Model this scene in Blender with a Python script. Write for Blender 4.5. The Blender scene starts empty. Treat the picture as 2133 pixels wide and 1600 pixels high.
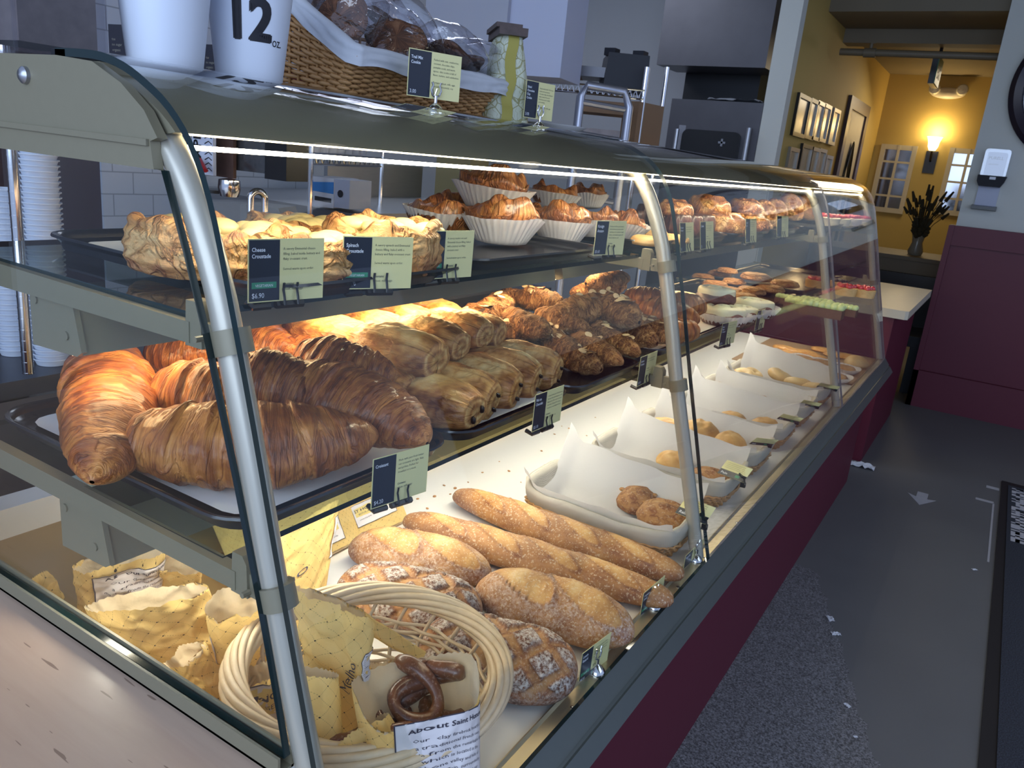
import bpy, bmesh, math, random
from mathutils import Vector, Matrix, Euler, noise
PI = math.pi
sc = bpy.context.scene
COL = sc.collection
rnd = random.Random(7)
# ------------------------------------------------------------------ camera
CX, CY, F = 1066.5, 800.0, 1642.247
CR = Matrix(((0.84116915, 0.53213663, 0.09625519), (0.22729014, -0.18639305, -0.95582259), (-0.49068692, 0.82588633, -0.27773749)))
CP = Vector((0.47233338, -0.44781022, 0.57729298))
cam_d = bpy.data.cameras.new('camera'); cam = bpy.data.objects.new('camera', cam_d); COL.objects.link(cam)
cam_d.sensor_fit = 'HORIZONTAL'; cam_d.sensor_width = 36.0; cam_d.lens = F * 36.0 / 2133.0
cam_d.clip_start = 0.02; cam_d.clip_end = 100
cam.matrix_world = Matrix.Translation(CP) @ Matrix((CR[0], -CR[1], -CR[2])).transposed().to_4x4()
cam_d.dof.use_dof = True; cam_d.dof.focus_distance = 1.0; cam_d.dof.aperture_fstop = 26.0
sc.camera = cam
def ray(px, py):
    return CR.transposed() @ Vector(((px - CX) / F, (py - CY) / F, 1.0))
def at(px, py, x=None, y=None, z=None, d=None):      # the point of a wall, shelf or floor seen at a photo position
    r = ray(px, py)
    if d is None:
        d = (x - CP.x) / r.x if x is not None else ((y - CP.y) / r.y if y is not None else (z - CP.z) / r.z)
    return CP + r * d
# ------------------------------------------------------------------ world, exposure, daylight, added fill lights
w = bpy.data.worlds.new('world'); sc.world = w; w.use_nodes = True
bg = w.node_tree.nodes['Background']; bg.inputs[0].default_value = (0.50, 0.64, 1.0, 1); bg.inputs[1].default_value = 0.62
sc.view_settings.view_transform = 'Standard'; sc.view_settings.look = 'None'
sc.view_settings.gamma = 1.0; sc.view_settings.use_curve_mapping = False
sc.view_settings.exposure = 0.32
sc.cycles.max_bounces = 8; sc.cycles.transparent_max_bounces = 24; sc.cycles.glossy_bounces = 4
sc.cycles.sample_clamp_indirect = 4.0; sc.cycles.use_denoising = True
def area(name, loc, size, energy, col, look, kind='RECTANGLE'):
    l = bpy.data.lights.new(name, 'AREA'); l.shape = kind; l.size = size[0]; l.size_y = size[1]; l.energy = energy; l.color = col
    o = bpy.data.objects.new(name, l); COL.objects.link(o); o.location = loc
    d = Vector(look) - Vector(loc); o.rotation_euler = d.to_track_quat('-Z', 'Y').to_euler()
    return o
area('daylight_front_window', (0.5, -2.7, 1.2), (3.6, 1.8), 72, (0.62, 0.77, 1.0), (-0.1, 1.0, 0.0))
area('room_fill_light', (2.2, 1.6, 2.08), (2.4, 4.4), 55, (0.74, 0.84, 1.0), (1.9, 1.6, 0.0))  # added soft fill from overhead, not a fixture of the room
area('kitchen_fill_light', (-2.3, 3.2, 2.05), (1.6, 1.2), 22, (0.76, 0.83, 1.0), (-1.9, 3.4, 0.0))  # fill added to brighten the hood and kitchen, no fixture there
area('passage_fill_light', (-0.35, 8.2, 1.5), (0.5, 0.8), 6, (1.0, 0.84, 0.58), (-0.35, 7.6, 0.0))  # warm fill added to lift the passage walls, no fixture there
# ------------------------------------------------------------------ node and material helpers
class G:
    def __init__(s, name):
        s.m = bpy.data.materials.new(name); s.m.use_nodes = True; s.t = s.m.node_tree; s.n = s.t.nodes; s.l = s.t.links; s.n.clear()
        s.out = s.n.new('ShaderNodeOutputMaterial')
    def node(s, typ, ins=None, **kw):
        n = s.n.new(typ)
        for k, v in kw.items(): setattr(n, k, v)
        for k, v in (ins or {}).items():
            i = n.inputs[k]
            if isinstance(v, bpy.types.NodeSocket): s.l.new(v, i)
            else: i.default_value = v
        return n
    def math(s, op, a, b=0.0, c=0.0):
        return s.node('ShaderNodeMath', {0: a, 1: b, 2: c}, operation=op).outputs[0]
    def mix(s, f, a, b):
        n = s.n.new('ShaderNodeMix'); n.data_type = 'RGBA'
        for i, v in ((0, f), (6, a), (7, b)):
            if isinstance(v, bpy.types.NodeSocket): s.l.new(v, n.inputs[i])
            elif i == 0: n.inputs[0].default_value = v
            else: n.inputs[i].default_value = (*v[:3], 1)
        return n.outputs[2]
    def noise(s, vec, scale, detail=4, rough=0.55, dist=0.0):
        return s.node('ShaderNodeTexNoise', {'Vector': vec, 'Scale': scale, 'Detail': detail, 'Roughness': rough, 'Distortion': dist}).outputs[0]
    def ramp(s, f, stops):
        n = s.n.new('ShaderNodeValToRGB'); s.l.new(f, n.inputs[0]); e = n.color_ramp.elements
        while len(e) < len(stops): e.new(0.5)
        for i, (p, c) in enumerate(stops): e[i].position = p; e[i].color = (*c[:3], 1) if len(c) > 1 else (c[0],) * 3 + (1,)
        return n.outputs[0]
    def scale(s, vec, sx, sy, sz=1.0):
        return s.node('ShaderNodeVectorMath', {0: vec, 1: (sx, sy, sz)}, operation='MULTIPLY').outputs[0]
    def coord(s, which='Object'):
        return s.n.new('ShaderNodeTexCoord').outputs[which]
    def attr(s, name):
        return s.node('ShaderNodeAttribute', attribute_name=name).outputs['Fac']
    def bump(s, h, strength=0.5, dist=0.002, normal=None):
        d = {'Height': h, 'Strength': strength, 'Distance': dist}
        if normal is not None: d['Normal'] = normal
        return s.node('ShaderNodeBump', d).outputs[0]
    def pbr(s, color, rough=0.5, metal=0.0, normal=None, coat=0.0, spec=0.5, sss=0.0, alpha=1.0, trans=0.0, emit=None, es=0.0, sheen=0.0):
        d = {'Base Color': color if isinstance(color, bpy.types.NodeSocket) else (*color[:3], 1), 'Roughness': rough, 'Metallic': metal,
             'Coat Weight': coat, 'Specular IOR Level': spec, 'Alpha': alpha, 'Transmission Weight': trans, 'Coat Roughness': 0.15}
        if normal is not None: d['Normal'] = normal
        if sss: d['Subsurface Weight'] = sss; d['Subsurface Radius'] = (0.02, 0.01, 0.005); d['Subsurface Scale'] = 0.3
        if emit: d['Emission Color'] = (*emit, 1); d['Emission Strength'] = es
        b = s.node('ShaderNodeBsdfPrincipled', d); s.l.new(b.outputs[0], s.out.inputs[0]); return s.m
def flat(name, col, rough=0.5, metal=0.0, coat=0.0, spec=0.5, nz=0.0, ns=30.0, bump=0.0, bd=0.001, sc3=(1, 1, 1), emit=None, es=0.0):
    g = G(name); v = g.scale(g.coord(), *sc3); c = col
    if nz or bump:
        n = g.noise(v, ns, 5)
        if nz: c = g.mix(n, [k * (1 - nz) for k in col], [min(1, k * (1 + nz)) for k in col])
    return g.pbr(c, rough, metal, g.bump(n, bump, bd) if bump else None, coat, spec, emit=emit, es=es)
def glassy(name, tint=(1, 1, 1), ior=1.45, rough=0.0, film=0.0, bumps=0.0, bscale=60):
    g = G(name); nrm = None
    if bumps: nrm = g.bump(g.noise(g.coord(), bscale, 3, 0.5, 1.0), bumps, 0.004)
    geo = g.n.new('ShaderNodeNewGeometry'); N_ = nrm if nrm is not None else geo.outputs['Normal']
    co = g.math('ABSOLUTE', g.node('ShaderNodeVectorMath', {0: geo.outputs['Incoming'], 1: N_}, operation='DOT_PRODUCT').outputs['Value'])
    f0 = ((ior - 1) / (ior + 1)) ** 2 + film
    fr = g.math('ADD', f0, g.math('MULTIPLY', 1 - f0, g.math('POWER', g.math('SUBTRACT', 1.0, co), 5.0)))
    a = g.node('ShaderNodeBsdfTransparent', {0: (*tint, 1)}).outputs[0]
    b = g.node('ShaderNodeBsdfGlossy', {'Color': (1, 1, 1, 1), 'Roughness': rough, **({'Normal': nrm} if nrm is not None else {})}).outputs[0]
    m = g.node('ShaderNodeMixShader', {0: fr, 1: a, 2: b}).outputs[0]; g.l.new(m, g.out.inputs[0]); return g.m
M = {}
M['glass'] = glassy('clear_glass', (0.97, 0.985, 0.98), 1.29)
M['shelf_glass'] = glassy('shelf_glass', (0.80, 0.88, 0.86), 1.42)
M['rim'] = flat('green_glass_edge', (0.004, 0.018, 0.02), 0.12, spec=0.6)
M['post'] = flat('daylit_beige_tube', (0.46, 0.44, 0.37), 0.32, 0.35)  # the frame's beige, with window light on the posts put into its colour
M['beige'] = flat('beige_powder_coat', (0.225, 0.205, 0.14), 0.42, 0.15, nz=0.04, ns=90)
M['grey_rail'] = flat('grey_green_powder_coat', (0.10, 0.115, 0.11), 0.35, 0.3, nz=0.05, ns=60)
M['gold'] = flat('champagne_aluminium', (0.62, 0.53, 0.36), 0.3, 0.8, nz=0.06, ns=40, sc3=(1, 0.05, 1))
M['chrome'] = flat('polished_chrome', (0.75, 0.75, 0.77), 0.12, 1.0)
M['steel'] = flat('brushed_steel', (0.36, 0.37, 0.40), 0.32, 0.9, nz=0.1, ns=20, sc3=(1, 1, 12))
M['dark_steel'] = flat('dull_dark_steel', (0.12, 0.12, 0.135), 0.38, 0.7, nz=0.15, ns=8)
M['black'] = flat('black_plastic', (0.008, 0.009, 0.012), 0.3)
M['black_tray'] = flat('black_enamel_tray', (0.010, 0.011, 0.016), 0.22, coat=0.3, nz=0.3, ns=30)
M['deck'] = flat('white_deck_panel', (0.78, 0.76, 0.72), 0.28, nz=0.02, ns=6)
M['white'] = flat('white_paper', (0.82, 0.82, 0.82), 0.7, nz=0.02, ns=20)
M['cupwhite'] = flat('white_cup_card', (0.72, 0.78, 0.90), 0.45)  # white card; the blue cast of the daylight is put into its colour
M['burgundy'] = flat('burgundy_paint', (0.105, 0.006, 0.024), 0.5, nz=0.06, ns=3)
M['yellow_wall'] = flat('ochre_wall_paint', (0.52, 0.38, 0.115), 0.7, nz=0.05, ns=2)
M['grey_wall'] = flat('pale_sage_wall_paint', (0.62, 0.64, 0.60), 0.7, nz=0.04, ns=2)
M['blue_wall'] = flat('white_kitchen_wall', (0.50, 0.52, 0.56), 0.6, nz=0.04, ns=2)
M['ceil'] = flat('taupe_ceiling', (0.20, 0.17, 0.12), 0.8, nz=0.08, ns=2)
M['dark_wood'] = flat('dark_red_wood', (0.045, 0.012, 0.012), 0.4, nz=0.3, ns=9, sc3=(1, 1, 0.1))
M['ink'] = flat('black_ink', (0.012, 0.012, 0.02), 0.6)
M['ink_white'] = flat('white_print', (0.75, 0.80, 0.90), 0.6)
M['ink_soft'] = flat('grey_print', (0.10, 0.11, 0.10), 0.7)
M['navy'] = flat('card_navy', (0.012, 0.018, 0.035), 0.35)
M['lime'] = flat('card_lime', (0.76, 0.72, 0.36), 0.4)
M['green'] = flat('card_green', (0.03, 0.25, 0.14), 0.45)
def led(name, col, s): return flat(name, (0.9, 0.9, 0.9), 0.5, emit=col, es=s)
M['led_top'] = led('lit_led_strip', (1.0, 0.86, 0.62), 48.0)
M['led_mid'] = led('lit_warm_led_strip', (1.0, 0.68, 0.34), 16.5)
M['led_low'] = led('lit_white_led_strip', (1.0, 0.92, 0.76), 22.0)
# ------------------------------------------------------------------ mesh builder
def cat_rom(P, n=8):
    P = [Vector(p) for p in P]; out = []
    for i in range(len(P) - 1):
        a = P[max(i - 1, 0)]; b = P[i]; c = P[i + 1]; d = P[min(i + 2, len(P) - 1)]
        for k in range(n):
            t = k / n
            out.append(0.5 * ((2 * b) + (c - a) * t + (2 * a - 5 * b + 4 * c - d) * t * t + (3 * b - a - 3 * c + d) * t ** 3))
    out.append(P[-1]); return out
class MB:
    def __init__(s): s.v = []; s.f = []; s.mi = []; s.uv = []; s.at = []
    def add(s, vs, fs, mi=0, uvs=None, tone=None):
        b = len(s.v); s.v += [tuple(v) for v in vs]; s.f += [tuple(i + b for i in f) for f in fs]; s.mi += [mi] * len(fs)
        s.uv += uvs if uvs else [(0.0, 0.0)] * len(vs); s.at += [(q if isinstance(q, tuple) else (q, 0.0)) for q in tone] if tone else [(0.5, 0.0)] * len(vs); return s
    def box(s, a, b, mi=0, M4=None):
        x0, y0, z0 = a; x1, y1, z1 = b
        vs = [Vector(p) for p in ((x0, y0, z0), (x1, y0, z0), (x1, y1, z0), (x0, y1, z0), (x0, y0, z1), (x1, y0, z1), (x1, y1, z1), (x0, y1, z1))]
        if M4 is not None: vs = [M4 @ v for v in vs]
        return s.add(vs, [(0, 3, 2, 1), (4, 5, 6, 7), (0, 1, 5, 4), (1, 2, 6, 5), (2, 3, 7, 6), (3, 0, 4, 7)], mi)
    def prism(s, poly, axis, a, b, mi=0, capmi=None):   # poly in the two other axes
        n = len(poly); vs = []
        for t in (a, b):
            for p in poly:
                vs.append({'x': (t, p[0], p[1]), 'y': (p[0], t, p[1]), 'z': (p[0], p[1], t)}[axis])
        s.add(vs, [(i, (i + 1) % n, n + (i + 1) % n, n + i) for i in range(n)], mi)
        return s.add(vs, [tuple(range(n))[::-1], tuple(range(n, 2 * n))], mi if capmi is None else capmi)
    def tube(s, pts, r, n=8, closed=False, mi=0, cap=True, sy=1.0):
        pts = [Vector(p) for p in pts]; m = len(pts); vs = []; up = None
        for i, p in enumerate(pts):
            if closed: t = pts[(i + 1) % m] - pts[i - 1]
            else: t = pts[min(i + 1, m - 1)] - pts[max(i - 1, 0)]
            t.normalize()
            if up is None: up = Vector((0, 0, 1)) if abs(t.z) < 0.9 else Vector((1, 0, 0))
            sd = t.cross(up)
            if sd.length < 1e-6: sd = t.orthogonal()
            sd.normalize(); up = sd.cross(t).normalized(); rr = r[i] if isinstance(r, (list, tuple)) else r
            for k in range(n):
                a = 2 * PI * k / n; vs.append(p + sd * (math.cos(a) * rr) + up * (math.sin(a) * rr * sy))
        fs = []; L = m if closed else m - 1
        for i in range(L):
            j = (i + 1) % m
            for k in range(n): fs.append((i * n + k, i * n + (k + 1) % n, j * n + (k + 1) % n, j * n + k))
        if cap and not closed: fs += [tuple(range(n))[::-1], tuple(range((m - 1) * n, m * n))]
        return s.add(vs, fs, mi)
    def grid(s, fn, nu, nv, cu=False, cv=False, mi=0, tone=None):
        vs = []; uvs = []; tn = []
        U = nu if cu else nu + 1; V = nv if cv else nv + 1
        for i in range(U):
            for j in range(V):
                u, v = i / nu, j / nv; r = fn(u, v)
                if tone == 'ret': vs.append(r[0]); tn.append(r[1])
                else: vs.append(r)
                uvs.append((u, v))
        fs = [(i * V + j, ((i + 1) % U) * V + j, ((i + 1) % U) * V + (j + 1) % V, i * V + (j + 1) % V) for i in range(nu) for j in range(nv)]
        return s.add(vs, fs, mi, uvs, tn or None)
    def lathe(s, c, prof, n=32, mi=0, rf=None):
        c = Vector(c)
        def fn(u, v):
            k = int(round(u * (len(prof) - 1))); r, z = prof[k]; a = 2 * PI * v
            if rf: r = r * rf(a, k)
            return c + Vector((r * math.cos(a), r * math.sin(a), z))
        return s.grid(fn, len(prof) - 1, n, cv=True, mi=mi)
    def xf(s, m4): s.v = [tuple(m4 @ Vector(v)) for v in s.v]; return s
    def mesh(s, name, mats, smooth=True, angle=40):
        me = bpy.data.meshes.new(name); me.from_pydata(s.v, [], s.f)
        for m in (mats if isinstance(mats, (list, tuple)) else [mats]): me.materials.append(m)
        me.polygons.foreach_set('material_index', s.mi)
        uv = me.uv_layers.new(name='UVMap'); d = []
        for l in me.loops: d += s.uv[l.vertex_index]
        uv.data.foreach_set('uv', d)
        a = me.attributes.new('tone', 'FLOAT', 'POINT'); a.data.foreach_set('value', [q[0] for q in s.at])
        if any(q[1] for q in s.at): a = me.attributes.new('flour', 'FLOAT', 'POINT'); a.data.foreach_set('value', [q[1] for q in s.at])
        me.update()
        if smooth: me.shade_smooth(); me.set_sharp_from_angle(angle=math.radians(angle))
        return me
    def put(s, name, mats, parent=None, smooth=True, angle=40, label=None, cat=None, group=None, kind=None, local=False):
        return link(name, s.mesh(name, mats, smooth, angle), parent, label, cat, group, kind, local)
def tag(o, label=None, cat=None, group=None, kind=None):
    if label: o['label'] = label
    if cat: o['category'] = cat
    if group: o['group'] = group
    if kind: o['kind'] = kind
    return o
WL = {}
def link(name, data, parent=None, label=None, cat=None, group=None, kind=None, local=False):
    o = bpy.data.objects.new(name, data); COL.objects.link(o); WL[o.name] = Vector((0, 0, 0))
    if parent is not None:
        o.parent = parent
        if not local: o.location = -WL[parent.name]
        else: WL[o.name] = WL[parent.name].copy()
    return tag(o, label, cat, group, kind)
def thing(name, label, cat, loc=(0, 0, 0), group=None, kind=None):
    o = bpy.data.objects.new(name, None); COL.objects.link(o); o.location = loc; o.empty_display_size = 0.02; WL[o.name] = Vector(loc)
    return tag(o, label, cat, group, kind)
def dup(root, M4, label=None, group=None):
    r = root.copy(); COL.objects.link(r); r.matrix_world = M4; r.matrix_basis = M4
    if label: r['label'] = label
    if group: r['group'] = group
    def rec(a, b):
        for ch in a.children:
            c = ch.copy(); COL.objects.link(c); c.parent = b; rec(ch, c)
    rec(root, r); return r
_tc = {}
def text_geo(s, size, bold=False, align='LEFT', res=2, narrow=1.0):
    k = (s, bold, align, res)
    if k not in _tc:
        c = bpy.data.curves.new('t', 'FONT'); c.body = s; c.size = 1.0; c.align_x = align; c.resolution_u = res; c.fill_mode = 'FRONT'
        if bold: c.offset = 0.018
        o = bpy.data.objects.new('t', c); COL.objects.link(o); dg = bpy.context.evaluated_depsgraph_get(); dg.update()
        me = bpy.data.meshes.new_from_object(o.evaluated_get(dg)); _tc[k] = ([(v.co.x, v.co.y) for v in me.vertices], [tuple(p.vertices) for p in me.polygons])
        bpy.data.objects.remove(o); bpy.data.meshes.remove(me); bpy.data.curves.remove(c)
    v, f = _tc[k]; return [(x * size * narrow, y * size) for x, y in v], f
def refine(vs, fs, n):                               # splits flat lettering finer so that it can follow a curved surface
    for _ in range(n):
        vs = list(vs); out = []; mid = {}
        def mp(a, b):
            k = (min(a, b), max(a, b))
            if k not in mid: vs.append(((vs[a][0] + vs[b][0]) / 2, (vs[a][1] + vs[b][1]) / 2)); mid[k] = len(vs) - 1
            return mid[k]
        for f in fs:
            for i in range(1, len(f) - 1):
                a, b, c = f[0], f[i], f[i + 1]; x, y, z = mp(a, b), mp(b, c), mp(c, a); out += [(a, x, z), (x, b, y), (z, y, c), (x, y, z)]
        fs = out
    return vs, fs
def text_on(mb, fn, s, u, v, size, mi=0, bold=False, align='LEFT', narrow=1.0, res=2, fine=0):   # fn maps flat lettering onto a surface
    vs, fs = refine(*text_geo(s, size, bold, align, res, narrow), fine); return mb.add([fn(u + x, v + y) for x, y in vs], fs, mi)
def rotz(a): return Matrix.Rotation(a, 4, 'Z')
def T(v): return Matrix.Translation(v)
# ================================================================== the room
FZ = -0.86
g = G('worn_concrete_floor'); v = g.coord(); sp = g.node('ShaderNodeSeparateXYZ', {0: v}); X, Yc = sp.outputs[0], sp.outputs[1]
n1 = g.noise(v, 3.0, 6); n2 = g.noise(v, 190, 3, 0.75); n3 = g.noise(v, 9, 4)
n4 = g.noise(v, 8, 5, 0.7); e1 = g.math('ADD', X, g.math('MULTIPLY', Yc, 0.365)); e1 = g.math('ADD', e1, g.math('MULTIPLY', n4, 0.10))    # worn aggregate shows beside the counter
mask = g.math('MULTIPLY', g.math('LESS_THAN', e1, 1.121), g.math('LESS_THAN', g.math('ADD', Yc, g.math('MULTIPLY', n4, .15)), 2.66))
base = g.mix(n1, (0.11, 0.113, 0.122), (0.155, 0.156, 0.16)); agg = g.ramp(n2, [(0.36, (0.035, 0.035, 0.04)), (0.50, (0.15, 0.15, 0.16)), (0.66, (0.30, 0.30, 0.33))])
g.pbr(g.mix(mask, base, agg), g.math('ADD', 0.42, g.math('MULTIPLY', n1, 0.2)), 0, g.bump(n2, 0.25, 0.002)); M['floor'] = g.m
MB().box((-5, -3, FZ - 0.05), (4.5, 11, FZ)).put('floor', M['floor'], kind='structure')
XW = -0.98                                                            # wall on the left of the passage
pf = at(1854, 154, x=XW); YF, ZC = pf.y, pf.z
ZM = 2.12
MB().box((-5, -0.4, ZM), (4.5, 5.9, ZM + 0.05)).put('ceiling', M['ceil'], kind='structure')
m = MB(); m.box((XW - 0.1, 5.9, ZC), (1.2, YF + 0.1, ZC + 0.05)); m.box((XW - 0.1, 5.85, ZC), (1.2, 5.9, ZM + 0.05)); m.put('ceiling', M['ceil'], kind='structure')
MB().box((XW, 6.5, ZC - 0.10), (0.4, 6.68, ZC)).put('trim_1', M['ceil'], kind='structure')
# wall that ends the room on the right, with burgundy wainscot
MB().box((0.135, 5.8, FZ), (4.5, 5.95, ZM + 0.05)).put('wall_right', M['grey_wall'], kind='structure')
MB().box((0.45, 5.95, FZ), (0.6, YF + .1, ZM + 0.05)).put('wall_right', M['yellow_wall'], kind='structure')
m = MB(); m.box((0.125, 5.74, FZ), (4.5, 5.80, 0.28)); m.box((0.105, 5.715, 0.28), (4.5, 5.80, 0.41)); m.box((0.10, 5.70, FZ), (4.5, 5.80, FZ + 0.26)); m.box((.10, 5.7, FZ), (.135, 5.95, .41))
m.put('trim_2', M['burgundy'], kind='structure')
# passage
pl = at(1629, 0, y=4.95); pr = at(1675, 0, y=4.95)
MB().box((XW - 0.12, 5.215, FZ), (XW, YF, ZM + .03)).put('wall_left', M['yellow_wall'], kind='structure')
MB().box((at(1629, 0, y=4.5).x, 4.5, FZ), (at(1675, 0, y=4.5).x, 4.60, ZM + .03)).put('wall_left', M['grey_wall'], kind='structure')
MB().box((XW, YF, FZ), (0.6, YF + 0.1, ZM + .03)).put('wall_back', M['yellow_wall'], kind='structure')
MB().box((XW, YF - .02, FZ), (0.45, YF, FZ + .12)).put('baseboard_back', M['dark_wood'], kind='structure')
# door on the passage's left wall
d0 = at(1768, 200, x=XW); d1 = at(1808, 221, x=XW); y0, y1, zt = d0.y, d1.y, (d0.z + d1.z) / 2
m = MB(); 
for a, b in (((y0, FZ), (y0 + .12, zt)), ((y1 - .12, FZ), (y1, zt)), ((y0 + .12, zt - .1), (y1 - .12, zt))): m.box((XW - .01, a[0], a[1]), (XW + .03, b[0], b[1]))
dr = m.put('door_1', M['dark_wood'], kind='structure')
MB().box((XW, y0 + .12, FZ), (XW + .012, y1 - .12, zt - .1)).put('door_panel', flat('white_door', (0.5, 0.45, 0.36), 0.5), parent=dr)
yc = (y0 + y1) / 2; m = MB()
m.grid(lambda u, v: Vector((XW + .013 + .02 * math.sin(PI * u) , yc + .16 * math.cos(2 * PI * v) * (1 if u > 0 else 1) * min(1, .3 + 2 * min(u, 1 - u) + .4), 0.25 + .75 * math.sin(2 * PI * v) * min(1, .3 + 2 * min(u, 1 - u) + .4))), 4, 24, cv=True)
m.put('door_window', M['black'], parent=dr)
# kitchen shell
M['tile'] = None
g = G('white_subway_tile'); v = g.coord(); s2 = g.node('ShaderNodeSeparateXYZ', {0: v})
cb = g.node('ShaderNodeCombineXYZ', {0: s2.outputs[1], 1: s2.outputs[2], 2: 0.0}).outputs[0]
br = g.node('ShaderNodeTexBrick', {'Vector': cb, 'Color1': (0.50, 0.53, 0.60, 1), 'Color2': (0.48, 0.51, 0.58, 1), 'Mortar': (0.28, 0.30, 0.34, 1), 'Scale': 1.0, 'Mortar Size': 0.0022, 'Brick Width': 0.155, 'Row Height': 0.077})
g.pbr(br.outputs[0], 0.2, 0, g.bump(br.outputs[1], 0.4, 0.001)); M['tile'] = g.m
MB().box((-2.35, 1.2, FZ), (-2.25, at(642, 400, x=-2.25).y, 1.3)).put('wall_tile', M['tile'], kind='structure')
MB().box((-3.6, -3, FZ), (-3.5, 5.7, ZM)).put('wall_kitchen', M['blue_wall'], kind='structure')
MB().box((-3.6, 5.55, FZ), (XW - .12, 5.7, ZM)).put('wall_kitchen', M['blue_wall'], kind='structure')
MB().box((-3.5, -0.9, FZ), (-2.26, 1.25, 1.25)).put('wall_bar', flat('dark_plum_panel', (0.03, 0.012, 0.02), 0.5, nz=.3, ns=4), kind='structure')
# ------------------------------------------------------------------ near wooden counter, far counter
g = G('pale_maple_counter'); v = g.coord(); a = g.scale(v, 3.0, 30.0, 3.0); n = g.noise(a, 1.4, 5, 0.6, 0.6); k = g.noise(g.scale(v, 9, 75, 5), 1.6, 2)
c = g.mix(n, (0.43, 0.295, 0.21), (0.56, 0.41, 0.31)); c = g.mix(g.math('GREATER_THAN', k, 0.70), c, (0.26, 0.17, 0.12))
g.pbr(c, 0.42, 0, g.bump(n, 0.05, 0.001), coat=0.15); M['maple'] = g.m
ct = thing('service_counter', 'pale maple service counter abutting the near end of the glass display case', 'counter', (-0.5, -0.4, FZ))
mm = MB(); mm.prism([(-1.2, -1.2), (0.058, -1.2), (0.058, 0.006), (0.05, 0.012), (-1.2, 0.012)], 'z', -0.045, -0.0125); mm.put('worktop', M['maple'], ct, angle=30)
MB().box((-1.18, -1.15, FZ), (-0.005, -0.02, -0.045)).put('cabinet_body', M['burgundy'], ct)
fc = thing('end_counter', 'low burgundy counter with cream worktop beyond the far end of the display case', 'counter', (-0.4, 4.6, FZ))
cream = flat('cream_laminate', (0.60, 0.54, 0.42), 0.4, nz=0.06, ns=12)
mm = MB(); mm.prism([(-.80, 4.07), (0.10, 4.07), (0.115, 4.085), (0.115, 5.36), (-.80, 5.36)], 'z', -0.045, 0.0); mm.put('worktop', cream, fc, angle=30)
MB().box((-.78, 4.10, FZ), (0.052, 5.30, -0.045)).put('cabinet_body', M['burgundy'], fc)
# ------------------------------------------------------------------ display case
YS = [0.0, 1.083, 2.61, 3.72]
GP = [(-.335, .6255), (-.30, .6255), (-.262, .6235), (-.228, .616), (-.197, .603), (-.166, .585), (-.138, .557), (-.115, .515), (-.094, .45), (-.057, .32), (-.021, .183), (.026, .012), (.052, -.09), (.083, -.1985)]
gp = [(p.x, p.y) for p in cat_rom([(a, b, 0) for a, b in GP], 3)]
PPR = [(-.235, .585), (-.205, .574), (-.178, .553), (-.150, .513), (-.118, .443), (-.100, .387), (-.068, .274), (-.040, .167), (.006, .011), (.040, -.105), (.066, -.2)]
pp = [(p.x, p.y) for p in cat_rom([(a, b, 0) for a, b in PPR], 4)]
dc = thing('display_case', 'long curved-glass bakery display case on a burgundy base with beige metal frame', 'display case', (-0.3, 1.8, FZ))
def sheet(poly, y0, y1, th=0.005):
    b = MB(); n = len(poly); out = []
    for i, (x, z) in enumerate(poly):
        a = poly[max(i - 1, 0)]; c = poly[min(i + 1, n - 1)]; t = Vector((c[0] - a[0], c[1] - a[1])).normalized(); out.append((x + t.y * th, z - t.x * th))
    V = []
    for y in (y0, y1):
        V += [(x, y, z) for x, z in poly] + [(x, y, z) for x, z in out]
    q = 2 * n
    for i in range(n - 1):
        b.mi += [0, 0, 1, 1]; b.f += [(i, i + 1, q + i + 1, q + i), (n + i, q + n + i, q + n + i + 1, n + i + 1), (i, n + i, n + i + 1, i + 1), (q + i, q + i + 1, q + n + i + 1, q + n + i)]
    b.f += [(0, q, q + n, n), (n - 1, q - 1, 2 * q - 1, q + n - 1)]; b.mi += [1, 1]
    b.v = V; b.uv = [(0, 0)] * len(V); b.at = [(.5, 0)] * len(V); return b
for i in range(3):
    b = sheet(gp, YS[i] + (0.0 if i == 0 else .0025), YS[i + 1] - .0025, -0.0075 if i == 0 else -0.006)
    b.put('front_glass', [M['glass'], M['rim'] if i == 0 else flat('pale_glass_edge', (0.20, 0.19, 0.21), 0.2)], dc, angle=25)
# end panes
inner = [(-.163, .535), (-.135, .468), (-.108, .394), (-.068, .264), (-.034, .145), (-.012, .062), (.002, .006)]
for k, (ya, yb) in enumerate(((-.0095, -.0015), (YS[3] + .002, YS[3] + .008))):
    poly = [(-.62, .003), (-.62, .56)] + ([(-.17, .56)] if k else []) + inner if k == 0 else [(-.62, -.195), (-.62, .56)] + [(x - .004, z) for x, z in gp if z < .56]
    MB().prism(poly, 'y', ya, yb, 1, 0).put('end_glass', [M['glass'], M['rim'] if k == 0 else bpy.data.materials['pale_glass_edge']], dc, smooth=False)
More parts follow.
